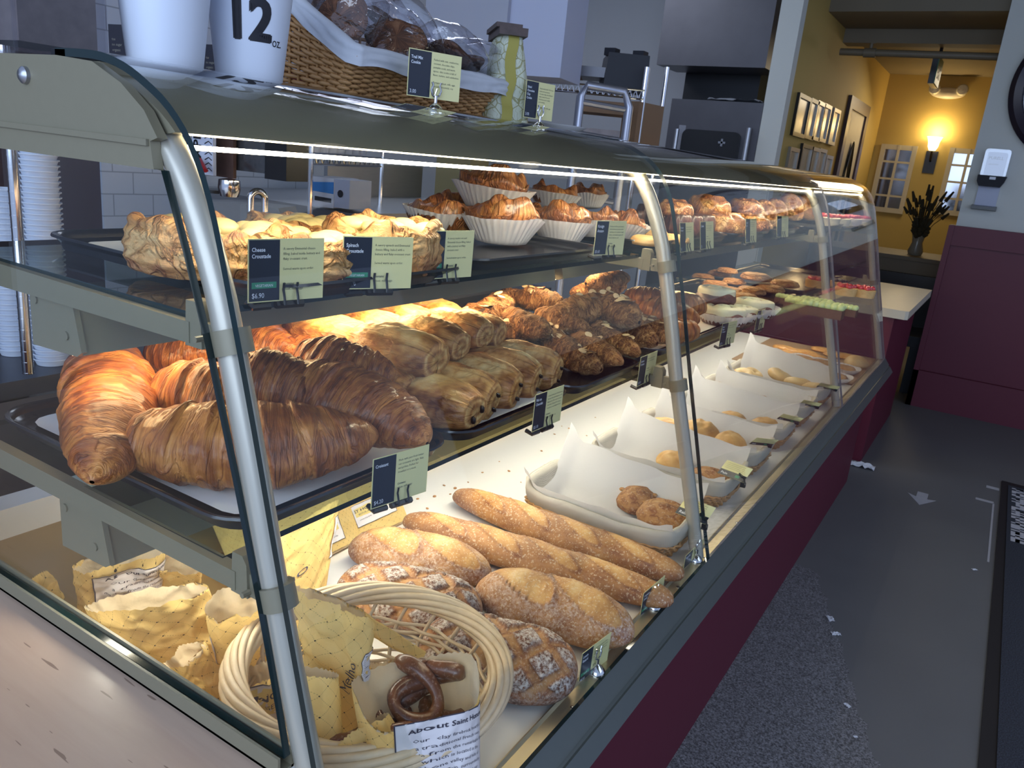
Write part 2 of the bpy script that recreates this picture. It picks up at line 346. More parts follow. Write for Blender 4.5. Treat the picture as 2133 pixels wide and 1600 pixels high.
# posts with clamps
for i, y in enumerate(YS):
    yy = y + (.013 if i == 0 else (-.012 if i < 3 else -.02)); r = .0135 if i == 0 else .0145
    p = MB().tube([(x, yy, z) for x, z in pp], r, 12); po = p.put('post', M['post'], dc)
    for zc, xf, xb in ((.392, -.101, -.62), (.158, -.038, -.62)):
        c = MB(); c.tube([(xf + .007, yy, zc - .011), (xf, yy, zc + .011)], r + .0045, 14)
        c.box((xf - .040, yy - .006, zc - .012), (xf - .010, yy + .006, zc + .012)); c.prism([(xf - .052, zc - .013), (xf - .028, zc - .013), (xf - .030, zc + .022), (xf - .036, zc + .030), (xf - .050, zc + .030)], 'y', yy - .009, yy + .009)
        c.tube([(xf - .02, yy - r - .009, zc), (xf - .02, yy - r, zc)], .003, 8); c.put('clamp', M['beige'], po)
        y2 = yy - .006
        MB().prism([(xb, zc - .014), (xf - .045, zc - .010), (xf - .045, zc + .010), (xb, zc + .014)], 'y', y2 - .004, y2 + .010).put('shelf_bracket', M['beige'], dc, smooth=False)
# glass shelves and the light bars under them
for i in range(3):
    a, b = YS[i] + (.012 if i == 0 else .01), YS[i + 1] - .014
    for zt, xf, xh, zh in ((.4085, -.158, -.345, .325), (.170, -.112, -.312, .082)):
        s_ = MB(); s_.box((-.615, a, zt - .007), (xf, b, zt)); s_.mi = [0, 0, 1, 1, 1, 1]; s_.put('glass_shelf', [M['shelf_glass'], M['rim']], dc, smooth=False)
        lb = MB().prism([(xh - .088, zh - .003), (xh + .002, zh), (xh - .006, zh + .032), (xh - .010, zh + .060), (xh - .088, zh + .060)], 'y', a + .004, b - .004).put('light_bar', M['beige'], dc, angle=20)
        e = MB(); e.prism([(xh - .092, zh - .006), (xh - .004, zh - .002), (xh + .005, zh + .004), (xh - .010, zh + .066), (xh - .092, zh + .066)], 'y', a, a + .006)
        for sx, sz in ((xh - .080, zh + .048), (xh - .022, zh + .018)): e.tube([(sx, a - .002, sz), (sx, a, sz)], .005, 12)
        e.put('end_cap', M['beige'], lb, angle=20)
        MB().box((xh - .070, a + .01, zh - .008), (xh - .030, b - .01, zh - .0045)).put('led_strip', M['led_mid'] if zt > .3 else M['led_low'], lb)
# top panel, fascia, black trim and LED
tp = MB(); tp.box((-.64, 0.0, .600), (-.262, YS[3], .6225)); tp.put('top_panel', M['beige'], dc)
fi = [(x - .0045, z - .009) for x, z in gp if -.27 < x < -.150]
MB().prism(fi + [(fi[-1][0] - .012, fi[-1][1] - .002), (-.27, fi[0][1] - .02)], 'y', .004, YS[3] - .004).put('fascia', M['beige'], dc, angle=25)
MB().box((-.342, 0.0, .6225), (-.318, YS[3], .632)).put('top_trim', M['black'], dc)
for i in range(3): MB().box((-.182, YS[i] + .01, .5535), (-.168, YS[i + 1] - .01, .5575)).put('led_strip', M['led_top'], dc)
prof = [(-.66, .625), (-.315, .6255), (-.258, .6215), (-.216, .605), (-.184, .584), (-.166, .562), (-.1765, .5585), (-.1725, .535), (-.66, .531)]
for ya, yb in ((-.010, .0), (YS[3] - .002, YS[3] + .009)):
    ep = MB().prism(prof, 'y', ya, yb).put('end_panel', M['beige'], dc, angle=20)
    MB().prism([(-.66, .5605), (-.178, .5600), (-.178, .5545), (-.66, .555)], 'y', ya - .003, ya).put('fold', M['beige'], ep) if ya < 0 else None
scp = at(54, 157, y=-.010); s_ = MB().lathe((0, 0, 0), [(.0, .0), (.0085, 0), (.008, .0035), (.005, .006), (0, .007)], 20).xf(T(scp) @ Matrix.Rotation(PI / 2, 4, 'X')); s_.put('screw', M['steel'], dc)
# rail that carries the near pane
r_ = MB(); r_.box((-.66, -.016, -.0125), (.001, .004, -.009)); r_.box((-.66, -.016, -.012), (.001, -.013, .0085)); r_.box((-.66, .001, -.012), (.001, .004, .0085)); r_.put('end_rail', M['beige'], dc, smooth=False)
# front rail
rail = MB(); y0, y1 = .014, YS[3] + .012
rail.prism([(.058, -.215), (.058, -.1955), (.0605, -.1945), (.0635, -.2005), (.0865, -.2005), (.0865, -.215)], 'y', y0, y1); rail.put('inner_ledge', M['gold'], dc, angle=25)
rail = MB(); rail.prism([(.0855, -.215), (.0855, -.1985), (.0885, -.1975), (.107, -.222), (.111, -.2255), (.109, -.2300), (.1135, -.2335), (.117, -.233), (.134, -.258), (.128, -.268), (.05, -.268), (.05, -.216)], 'y', y0, y1); rail.put('front_rail', M['grey_rail'], dc, angle=20)
for px, py in ((1193, 1474), (1320, 1332), (1413, 1223), (1470, 1163), (1535, 1089)):
    p = at(px, py, z=-.2003); MB().lathe((p.x, p.y, -.2008), [(0, .0012), (.0022, .0016), (.0042, .0012), (.0046, 0)], 16).put('screw', M['chrome'], dc)
# base, kick panel, deck and its low walls
MB().box((-.60, .014, FZ), (.045, YS[3], -.262)).put('base_panel', M['burgundy'], dc)
bw = flat('gold_brown_metal', (0.42, 0.27, 0.09), 0.30, 0.35, nz=.2, ns=5, sc3=(1, .2, 1))
MB().box((-.64, .006, -.235), (.0575, YS[3] - .004, -.2065)).put('deck', bw, dc)
MB().prism([(-.635, .46), (-.30, .46), (-.26, .02), (.0565, .02), (.0565, YS[3] - .01), (-.635, YS[3] - .01)], 'z', -.2065, -.205).put('deck_sheet', M['deck'], dc)
MB().box((-.64, -.001, -.235), (.05, .006, -.012)).put('deck_wall', M['deck'], dc)
m = MB(); m.box((-.70, .0, -.205), (-.635, YS[3], -.185)); m.box((-1.05, .014, -.24), (-.70, 1.3, -.21)); m.put('back_ledge', bw, dc)
MB().box((-1.06, .014, -.235), (-1.0, 1.3, -.15)).put('back_rail', M['deck'], dc)
# ================================================================== baked goods: materials and shapes
def nz(x, y, z): return noise.noise(Vector((x, y, z)))
def pastry(name, stops, su=60, sv=3, bump=0.8, rough=0.38, coat=0.25, flour=(0.80, 0.74, 0.66), amp=0.55, dist=0.6, bd=0.0016, spots=0.0, crack=1.0):
    g = G(name); uv = g.coord('UV'); ob = g.coord('Object')
    n = g.noise(g.scale(uv, su, sv), 1.0, 6, 0.62, dist); n2 = g.noise(ob, 28, 4, 0.6); n3 = g.noise(ob, 260, 2, 0.6)
    rd = g.noise(g.scale(uv, su * 0.55, sv * 1.6), 1.0, 3, 0.55, dist * 2.2); rg = g.math('POWER', g.math('SUBTRACT', 1.0, g.math('MINIMUM', g.math('MULTIPLY', g.math('ABSOLUTE', g.math('SUBTRACT', rd, 0.5)), 9.0), 1.0)), 1.6)   # thin flake edges
    t = g.attr('tone')
    f = g.math('ADD', g.math('MULTIPLY', g.math('SUBTRACT', n, 0.5), amp * 1.15), g.math('MULTIPLY', g.math('SUBTRACT', n2, 0.5), 0.8))
    f = g.math('ADD', f, t); f = g.math('SUBTRACT', f, g.math('MULTIPLY', rg, 0.26 * crack)); c = g.ramp(f, stops)
    if spots: c = g.mix(g.math('MULTIPLY', g.math('GREATER_THAN', n3, 0.60), spots), c, [k * 0.6 + 0.25 for k in stops[-1][1]])
    fl = g.math('MULTIPLY', g.attr('flour'), g.ramp(g.noise(ob, 170, 3, 0.7), [(0.40, (0.0,)), (0.62, (1.0,))]))
    fl = g.math('MAXIMUM', fl, 0.0); c = g.mix(fl, c, flour)
    h = g.math('ADD', g.math('MULTIPLY', n, 1.6), g.math('MULTIPLY', n3, 0.12))
    h = g.math('ADD', g.math('SUBTRACT', h, g.math('MULTIPLY', rg, 0.55 * crack)), g.math('MULTIPLY', n2, .6))
    return g.pbr(c, g.math('ADD', rough, g.math('MULTIPLY', n2, 0.25)), 0, g.bump(h, bump, bd), coat, 0.5, sss=0.0)
M['croissant'] = pastry('flaky_croissant', [(0.05, (0.10, 0.022, 0.004)), (0.34, (0.30, 0.085, 0.015)), (0.60, (0.55, 0.215, 0.045)), (0.95, (0.76, 0.42, 0.15))], 42, 2.6, 0.9, 0.36, 0.3, bd=0.005, crack=0.6)
M['pain'] = pastry('golden_puff', [(0.1, (0.17, 0.05, 0.012)), (0.36, (0.40, 0.17, 0.045)), (0.62, (0.62, 0.34, 0.11)), (0.95, (0.80, 0.60, 0.28))], 3.2, 7, 1.0, 0.38, 0.25, bd=0.005, amp=0.24, crack=0.38)
M['almond'] = pastry('sugared_almond_pastry', [(0.1, (0.14, 0.045, 0.014)), (0.4, (0.36, 0.16, 0.05)), (0.65, (0.55, 0.30, 0.12)), (0.95, (0.74, 0.52, 0.28))], 34, 6, 1.0, 0.5, 0.0, bd=0.006)
M['kouign'] = pastry('caramelised_pastry', [(0.05, (0.14, 0.035, 0.010)), (0.35, (0.38, 0.125, 0.03)), (0.65, (0.62, 0.29, 0.085)), (0.98, (0.80, 0.52, 0.22))], 8, 12, 1.0, 0.28, 0.4, bd=0.006)
M['croust'] = pastry('pale_folded_pastry', [(0.05, (0.30, 0.11, 0.035)), (0.4, (0.56, 0.29, 0.10)), (0.7, (0.70, 0.45, 0.20)), (1.0, (0.82, 0.64, 0.36))], 7, 9, 1.0, 0.42, 0.1, bd=0.006)
M['baguette'] = pastry('crusty_baguette', [(0.05, (0.20, 0.065, 0.018)), (0.38, (0.42, 0.19, 0.055)), (0.68, (0.62, 0.35, 0.12)), (1.0, (0.78, 0.57, 0.28))], 9, 3, 0.5, 0.5, 0.0, amp=0.3, bd=0.001, spots=0.55, crack=0.3, flour=(0.66, 0.54, 0.46))
M['levain'] = pastry('dark_country_crust', [(0.05, (0.10, 0.032, 0.013)), (0.35, (0.25, 0.095, 0.035)), (0.65, (0.45, 0.23, 0.085)), (1.0, (0.62, 0.38, 0.17))], 8, 4, 0.7, 0.55, 0.0, amp=0.35, bd=0.002, spots=0.4, flour=(0.62, 0.56, 0.50))
M['roll'] = pastry('golden_roll_crust', [(0.05, (0.34, 0.15, 0.04)), (0.4, (0.56, 0.32, 0.11)), (0.7, (0.70, 0.47, 0.20)), (1.0, (0.82, 0.66, 0.40))], 6, 4, 0.4, 0.45, 0.05, amp=0.3, bd=0.001, crack=0.3)
M['bagel'] = pastry('pale_bagel_crust', [(0.05, (0.42, 0.22, 0.07)), (0.5, (0.60, 0.40, 0.17)), (1.0, (0.74, 0.58, 0.32))], 3, 3, 0.1, 0.35, 0.1, amp=0.25, bd=0.0005, crack=0.0)
M['choc'] = pastry('dark_caramel_cake', [(0.1, (0.025, 0.010, 0.008)), (0.5, (0.10, 0.030, 0.018)), (0.95, (0.24, 0.085, 0.045))], 10, 8, 0.6, 0.3, 0.4)
M['pretzel'] = pastry('brown_pretzel_crust', [(0.1, (0.045, 0.012, 0.006)), (0.5, (0.18, 0.055, 0.016)), (0.95, (0.38, 0.16, 0.05))], 6, 5, 0.3, 0.25, 0.4, spots=0.25)
M['cream'] = flat('ivory_icing', (0.78, 0.76, 0.55), 0.35, bump=0.1, ns=40)
M['chocbar'] = flat('dark_chocolate', (0.012, 0.006, 0.005), 0.3)
M['flake'] = flat('toasted_almond_flake', (0.62, 0.46, 0.28), 0.5, nz=0.2, ns=60)
M['cheese'] = flat('melted_cheese_filling', (0.74, 0.60, 0.28), 0.4, nz=0.15, ns=50, bump=0.4, bd=0.002)
def sm(x, a, b): t = min(1, max(0, (x - a) / (b - a))); return t * t * (3 - 2 * t)
def croissant_mesh(L, r, bow, seed, segs=7, rot=0.35, name='croissant', nu=200, nv=84, mat='croissant', fat=0.62, sharp=1.0, lump=1.0):
    m = MB()
    def fn(u, v):
        u = 0.0015 + u * 0.997; a = 2 * PI * v - PI / 2; q = 2 * u - 1
        x = q * L / 2; y = bow * q * q; t = Vector((L / 2, 2 * bow * q, 0)).normalized(); sd = Vector((-t.y, t.x, 0))
        env = r * (1 - abs(q) ** 2.3) ** fat
        w = abs(q + 0.05 * math.sin(a * 1.0 + seed)) * segs / 2 + rot * (0.35 * math.sin(a + seed * 2)) + .5
        fr = w % 1.0; st = (1 - fr) * sm(fr, 0.0, 0.14)
        k = 1 + 0.17 * sharp * st * (0.4 + 0.6 * (1 - abs(q))) + 0.09 * lump * nz(q * 3, math.cos(a) * 1.2 + seed, math.sin(a) * 1.2) + 0.03 * nz(u * L * 160, math.cos(a) * 1.0, math.sin(a) * 1.0 + seed) + .035 * lump * nz(u * 16, math.cos(a) * 3, math.sin(a) * 3 + seed) + .02 * nz(u * 40, math.cos(a) * 8, math.sin(a) * 8)
        rr = env * k; z = math.sin(a) * rr * 0.86
        if z < 0: z *= 0.80
        p = Vector((x, y, 0)) + sd * (math.cos(a) * rr) + Vector((0, 0, z + r * .66))
        tone = 0.30 + 0.24 * (1 - st) + 0.18 * nz(u * 7, math.cos(a) * 2, seed + math.sin(a) * 2) + .12 * sm(-math.sin(a), 0, 1)
        return p, tone
    m.grid(fn, nu, nv, cv=True, tone='ret'); return m.mesh(name, M[mat], angle=180)
def pain_mesh(L, W, H, seed, name='pain_au_chocolat'):
    m = MB()
    def sp(x, e): return math.copysign(abs(x) ** e, x)
    def fn(u, v):
        a = 2 * PI * v - PI / 2; q = 2 * u - 1
        if abs(q) < 0.86: s = abs(q) / 0.86; rad = 1 - 0.34 * s ** 2.6; xx = q / 0.86 * 0.95
        else: s = (abs(q) - 0.86) / 0.14; rad = 0.66 * (1 - s ** 1.15); xx = math.copysign(0.95 + 0.05 * (1 - (1 - s) ** 2) + .012 * math.sin(s * 22 + seed) * (1 - s), q)
        c, sn = math.cos(a), math.sin(a)
        k = 1 + 0.09 * nz(q * 2, c * 2 + seed, sn * 2) + 0.035 * nz(q * 4, c * 7, sn * 7 + seed) + .02 * nz(q * 12, c * 5, sn * 5 + seed)
        gr = 0.06 * math.exp(-((a - PI / 2 - 0.55) / 0.12) ** 2) + 0.06 * math.exp(-((a - PI / 2 + 0.6) / 0.12) ** 2)
        rr = rad * (k - gr)
        y = W / 2 * sp(c, 0.82) * rr; z = H / 2 * sp(sn, 0.88) * rr
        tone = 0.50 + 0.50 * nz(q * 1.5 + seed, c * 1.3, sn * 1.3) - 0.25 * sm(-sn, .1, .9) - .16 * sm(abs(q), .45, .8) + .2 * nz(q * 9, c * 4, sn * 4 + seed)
        if abs(a - PI / 2) < 0.5: tone += 0.22 * sm(abs(a - PI / 2), 0.55, 0.35)
        tone += .2 * (gr > .02)
        if abs(q) > 0.86: tone = 0.52 + 0.22 * math.sin(rad * 40 + a * 1.0 + seed)
        return Vector((xx * L / 2, y, z + H / 2)), tone
    m.grid(fn, 90, 80, cv=True, tone='ret'); return m.mesh(name, M['pain'], angle=180)
def bread_mesh(L, r, seed, slashes, mat, flourside=0.0, hs=0.82, name='baguette', cross=None, fat=0.5, nu=150, nv=72):
    m = MB()
    def fn(u, v):
        a = 2 * PI * v - PI / 2; q = 2 * u - 1; env = r * max(0, 1 - abs(q) ** 3.2) ** fat
        top = a - PI / 2; k = 1 + 0.045 * nz(q * 4 + seed, math.cos(a), math.sin(a)); tone = 0.40 + 0.15 * nz(q * 5, math.cos(a) * 1.4 + seed, math.sin(a) * 1.4); fl = 0
        if cross:
            s = cross; X = u * L / s; A = top * r * 0.92 / s; p, w_ = X + A, X - A
            dp = abs((p % 1) - .5) * 2; dw = abs((w_ % 1) - .5) * 2; d = max(dp, dw); lim = sm(1.45 - abs(top), 0, .25) * sm(1 - abs(q), .03, .12)
            sq = sm(d, 0.82, 0.64)
            k += (0.10 * sq - 0.05 + .03 * nz(q * 14, top * 8, seed)) * lim; tone = tone + (0.24 * (1 - sq) * lim) - .16 * sq * lim; fl = 1.0 * sq * lim * sm(d, .76, .6)
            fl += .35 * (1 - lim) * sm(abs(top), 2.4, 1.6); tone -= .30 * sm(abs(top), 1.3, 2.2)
        else:
            ins = 0
            for (c0, half, sl, wd) in slashes:
                e = (q - c0) / half; off = top - sl * e; g_ = (e * e + (off / wd) ** 2)
                if g_ < 1.0: ins = 1; k += 0.07 * math.sqrt(1 - g_) + 0.02 * nz(q * 30, top * 6, seed); tone += 0.30 * (1 - g_) ** .5 + 0.10 * nz(q * 22, top * 9, seed)
                elif g_ < 1.35: k += 0.075 * (1.35 - g_) / .35; tone -= 0.14
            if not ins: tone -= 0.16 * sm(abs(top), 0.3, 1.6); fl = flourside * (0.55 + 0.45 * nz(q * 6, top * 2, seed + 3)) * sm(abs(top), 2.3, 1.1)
        rr = env * k; z = math.sin(a) * rr * hs
        if z < 0: z *= 0.62
        return Vector((q * L / 2, math.cos(a) * rr + 0.02 * L * (0 if cross else 1) * q * q * math.sin(seed), z + r * hs * .60)), (tone, max(0, fl))
    m.grid(fn, nu, nv, cv=True, tone='ret'); return m.mesh(name, M[mat], angle=180)
def bun_mesh(r, h, seed, mat='roll', swirl=0, flutes=0, name='roll', dome=0.7, cut=None, dimp=0.0, rough=0.05, n1=36, n2=48, tone0=.5):
    m = MB()
    def fn(u, v):
        a = 2 * PI * v
        if u < .42: t = u / .42; R = r * 0.9 * t; Z = 0
        else: t = (u - .42) / .58; th = t * PI / 2; R = r * (max(0, math.cos(th)) ** dome) * (0.9 + 0.1 * sm(t, 0, .2)); Z = h * math.sin(th)
        if flutes and u >= .40: R *= 1 + 0.05 * math.cos(flutes * a)
        k = 1 + rough * nz(math.cos(a) * 1.6 + seed, math.sin(a) * 1.6, u * 3); R *= k
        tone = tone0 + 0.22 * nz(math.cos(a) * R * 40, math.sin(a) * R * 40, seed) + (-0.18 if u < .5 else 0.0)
        if swirl and u > .45: s_ = math.sin(swirl * (R / r) * PI * 2 - a + seed); Z += 0.05 * h * s_; tone += 0.22 * s_
        if dimp: Z -= dimp * h * sm(1 - R / r, 0.25, 0.7)
        if cut and u > .5: d = abs(math.sin(a) * R) / r; e = sm(d, .14, .02) * sm(1 - R / r, 0, .3); Z -= cut * h * e; tone += .35 * e
        Z += rough * h * .6 * nz(math.cos(a) * R / r * 3, math.sin(a) * R / r * 3, seed * 2) * (u > .42)
        return Vector((R * math.cos(a), R * math.sin(a), Z)), tone
    m.grid(fn, n1, n2, cv=True, tone='ret'); return m.mesh(name, M[mat] if isinstance(mat, str) else mat, angle=180)
def ring_mesh(R, r, name='bagel', mat='bagel', seed=0, hz=0.85):
    m = MB()
    def fn(u, v):
        a, b = 2 * PI * u, 2 * PI * v - PI / 2; rr = r * (1 + 0.06 * nz(math.cos(a) * 1.5, math.sin(a) * 1.5, seed)); q = R + rr * math.cos(b)
        return Vector((q * math.cos(a), q * math.sin(a), rr * hz * (1 + math.sin(b)))), 0.5 + 0.22 * math.sin(b) + .15 * nz(math.cos(a) * 2, math.sin(a) * 2, b + seed)
    m.grid(fn, 40, 24, True, True, tone='ret'); return m.mesh(name, M[mat], angle=180)
def cup_mesh(r0, r1, h, n=38, amp=0.035, seed=0, warp=0.12, name='paper_cup'):
    m = MB()
    def fn(u, v):
        a = 2 * PI * v
        if u < .25: return Vector((r0 * u / .25 * math.cos(a), r0 * u / .25 * math.sin(a), 0.0006))
        t = (u - .25) / .75; R = r0 + (r1 - r0) * t; R *= 1 + amp * (0.3 + 0.7 * t) * math.cos(n * a) * 1.0; R *= 1 + warp * t * nz(math.cos(a) * 1.2 + seed, math.sin(a) * 1.2, seed)
        return Vector((R * math.cos(a), R * math.sin(a), h * t * (1 + warp * 1.6 * nz(math.cos(a) * 1.4, math.sin(a) * 1.4 + seed, 4))))
    m.grid(fn, 10, n * 6, cv=True); me = m.mesh(name, M['fluted'], angle=180); return me
g = G('fluted_white_paper'); a_ = g.node('ShaderNodeBsdfDiffuse', {0: (0.80, 0.79, 0.80, 1)}).outputs[0]; b_ = g.node('ShaderNodeBsdfTranslucent', {0: (0.8, 0.74, 0.68, 1)}).outputs[0]
g.l.new(g.node('ShaderNodeMixShader', {0: 0.28, 1: a_, 2: b_}).outputs[0], g.out.inputs[0]); M['fluted'] = g.m
def place(name, me, pos, yaw=0, pitch=0, roll=0, s=(1, 1, 1), label=None, cat=None, group=None, lift=0):
    o = bpy.data.objects.new(name, me); COL.objects.link(o); WL[o.name] = Vector((0, 0, 0))
    o.location = Vector(pos) + Vector((0, 0, lift)); o.rotation_mode = 'ZYX' if False else 'XYZ'; o.rotation_euler = (roll, pitch, yaw); o.scale = s
    return tag(o, label, cat, group)
def between(name, me, L0, r0, A, B, zA, zB, r, label, cat, group, flip=1, roll=0, restz=None, grow=1.0):
    a, b = at(*A, z=zA), at(*B, z=zB); d = b - a; L = d.length * grow; mid = (a + b) / 2
    yaw = math.atan2(d.y, d.x); pitch = -math.asin(d.z / d.length); mid.z -= r * .70
    return place(name, me, mid, yaw, pitch, roll, (L / L0, flip * r / r0, r / r0), label, cat, group)
# ---------------------------------------------------------------- trays and their papers
def rounded(x0, x1, y0, y1, c, n=7):
    out = []
    for cx, cy, a0 in ((x1 - c, y1 - c, 0), (x0 + c, y1 - c, PI / 2), (x0 + c, y0 + c, PI), (x1 - c, y0 + c, 3 * PI / 2)):
        for k in range(n): a = a0 + PI / 2 * k / (n - 1); out.append((cx + c * math.cos(a), cy + c * math.sin(a)))
    return out
def tray(x0, x1, y0, y1, z, label, mat='black_tray', h=0.018, c=0.045, group=None, name='serving_tray', wire=False):
    m = MB(); rings = []
    for ins, zz in ((.012, z + .0015), (.008, z), (.003, z), (-.001, z + h * .7), (-.004, z + h), (-.009, z + h + .001), (-.010, z + h - .002), (-.006, z + h - .003), (.003, z + .006), (.014, z + .0035)):
        rings.append([(x, y, zz) for x, y in rounded(x0 + ins, x1 - ins, y0 + ins, y1 - ins, max(.01, c - ins))])
    n = len(rings[0]); vs = sum(rings, []); fs = []
    for i in range(len(rings) - 1):
        for k in range(n): fs.append((i * n + k, i * n + (k + 1) % n, (i + 1) * n + (k + 1) % n, (i + 1) * n + k))
    fs += [tuple(range(n))[::-1], tuple(range((len(rings) - 1) * n, len(rings) * n))]
    m.add(vs, fs); return m.put(name, M[mat], label=label, cat='tray', group=group, angle=50)
def liner(x0, x1, y0, y1, z, label, c=.03):
    m = MB(); P = rounded(x0, x1, y0, y1, c, 4); n = len(P); m.add([(x, y, z + .0015 * abs(nz(x * 20, y * 20, 1))) for x, y in P] + [((x0 + x1) / 2, (y0 + y1) / 2, z)], [(i, (i + 1) % n, n) for i in range(n)])
    m.put('paper_liner', M['white'], label=label, cat='paper liner')
ZL, ZU, ZD = .1705, .409, -.205
tray(-.600, -.128, .045, .408, ZL, 'black rounded tray under the heap of plain croissants nearest the corner post')
liner(-.575, -.150, .065, .388, ZL + .007, 'white paper sheet under the plain croissants')
tray(-.600, -.128, .428, .765, ZL, 'black tray under the rows of pains au chocolat on the lower shelf')
liner(-.575, -.150, .450, .745, ZL + .007, 'white paper sheet under the pains au chocolat')
tray(-.600, -.128, .785, 1.07, ZL, 'black tray of almond croissants beside the second post', c=.03)
tray(-.56, -.145, .10, .435, ZU, 'black tray holding the three croustades on the upper shelf', c=.04)
liner(-.535, -.170, .125, .41, ZU + .007, 'white paper sheet under the croustades')
tray(-.57, -.175, .49, .93, ZU, 'black tray under the pastries in white fluted cups', c=.05)
# ---------------------------------------------------------------- plain croissants
CM = [croissant_mesh(.24, .048, b, s, sg, name='croissant') for b, s, sg in ((.034, 1, 8), (.018, 5, 7), (.026, 9, 9), (.008, 14, 7))]
GC = 'plain croissants heaped on the near tray'
for i, (mi, A, B, za, zb, r, fl, rl, lab) in enumerate([
    (0, (235, 925), (775, 925), .220, .232, .056, 1, 0.15, 'big dark golden croissant lying along the near edge of its tray behind the corner post'),
    (1, (228, 715), (235, 985), .255, .212, .053, -1, 0, 'croissant at the left end of the heap under the beige light bar cap'),
    (2, (545, 770), (905, 885), .262, .238, .050, -1, 0.3, 'croissant with upturned pointed tip behind the frontmost one by the croissant card'),
    (3, (318, 800), (560, 850), .245, .240, .050, 1, 0, 'shiny brown croissant between the left one and the corner post'),
    (1, (462, 775), (650, 820), .270, .255, .050, -1, 0, 'bright orange croissant just right of the corner post'),
    (2, (610, 735), (810, 790), .275, .262, .043, 1, 0.2, 'croissant with peaked back touching the pains au chocolat'),
    (0, (300, 735), (430, 745), .245, .25, .036, 1, 0, 'small part-hidden croissant behind the shiny brown one'),
    (3, (470, 700), (610, 735), .245, .25, .043, 1, 0, 'croissant at the back of the heap right of the corner post'),
    (1, (545, 700), (690, 750), .235, .245, .040, 1, 0, 'croissant in the back row next to the pale puff rolls'),
    (2, (360, 715), (500, 700), .225, .23, .040, -1, 0, 'shadowed croissant in the back row behind the corner post')]):
    between('croissant', CM[mi], .24, .048, A, B, za, zb, r, lab, 'croissant', GC, fl, rl, grow=1.05)
# ---------------------------------------------------------------- pains au chocolat
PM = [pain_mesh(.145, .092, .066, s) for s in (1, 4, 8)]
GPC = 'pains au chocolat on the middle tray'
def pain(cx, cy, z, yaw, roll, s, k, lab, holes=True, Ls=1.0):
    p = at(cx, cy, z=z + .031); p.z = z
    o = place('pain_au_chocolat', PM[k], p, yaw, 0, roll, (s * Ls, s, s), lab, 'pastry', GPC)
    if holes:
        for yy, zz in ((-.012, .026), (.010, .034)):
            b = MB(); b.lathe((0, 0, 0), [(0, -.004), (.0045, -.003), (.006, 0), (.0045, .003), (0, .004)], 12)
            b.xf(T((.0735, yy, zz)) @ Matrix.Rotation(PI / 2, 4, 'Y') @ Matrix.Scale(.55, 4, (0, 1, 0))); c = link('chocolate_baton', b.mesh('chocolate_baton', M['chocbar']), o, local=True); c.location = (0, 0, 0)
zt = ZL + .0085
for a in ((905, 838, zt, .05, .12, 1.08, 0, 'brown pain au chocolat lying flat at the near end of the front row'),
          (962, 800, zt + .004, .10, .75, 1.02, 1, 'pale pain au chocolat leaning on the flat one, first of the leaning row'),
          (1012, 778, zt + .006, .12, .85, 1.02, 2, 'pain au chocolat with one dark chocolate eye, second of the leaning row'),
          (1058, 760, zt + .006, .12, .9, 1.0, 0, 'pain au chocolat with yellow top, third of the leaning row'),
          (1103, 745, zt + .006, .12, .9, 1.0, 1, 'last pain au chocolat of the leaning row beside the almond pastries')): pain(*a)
for a in ((828, 735, zt + .056, .02, 0.1, 1.12, 2, 'glowing yellow pain au chocolat on top at the centre of the tray'),
          (893, 705, zt + .056, .05, .2, 1.0, 0, 'pain au chocolat with spiral end behind the glowing yellow one'),
          (948, 684, zt + .054, .05, .1, .98, 1, 'flat pale pain au chocolat on top in the third row'),
          (990, 678, zt + .05, .1, .5, .90, 2, 'small pain au chocolat end tucked by the sugared almond pastries'),
          (785, 795, zt + .018, .1, .2, .95, 1, 'orange pain au chocolat half under the glowing yellow one'),
          (690, 712, zt + .045, .0, .1, 1.15, 0, 'long browned pain au chocolat at the back left beside the croissants'),
          (770, 688, zt + .050, .0, .1, 1.05, 1, 'pain au chocolat with a pale tip in the back row'),
          (832, 670, zt + .050, .0, .1, 1.05, 2, 'browned pain au chocolat in the back row under the spinach card'),
          (895, 655, zt + .050, .1, .1, .98, 0, 'pain au chocolat at the back under the mushroom card'),
          (640, 700, zt + .02, .2, .1, .9, 2, 'pain au chocolat end in shadow behind the long browned one')): pain(*a, holes=False)
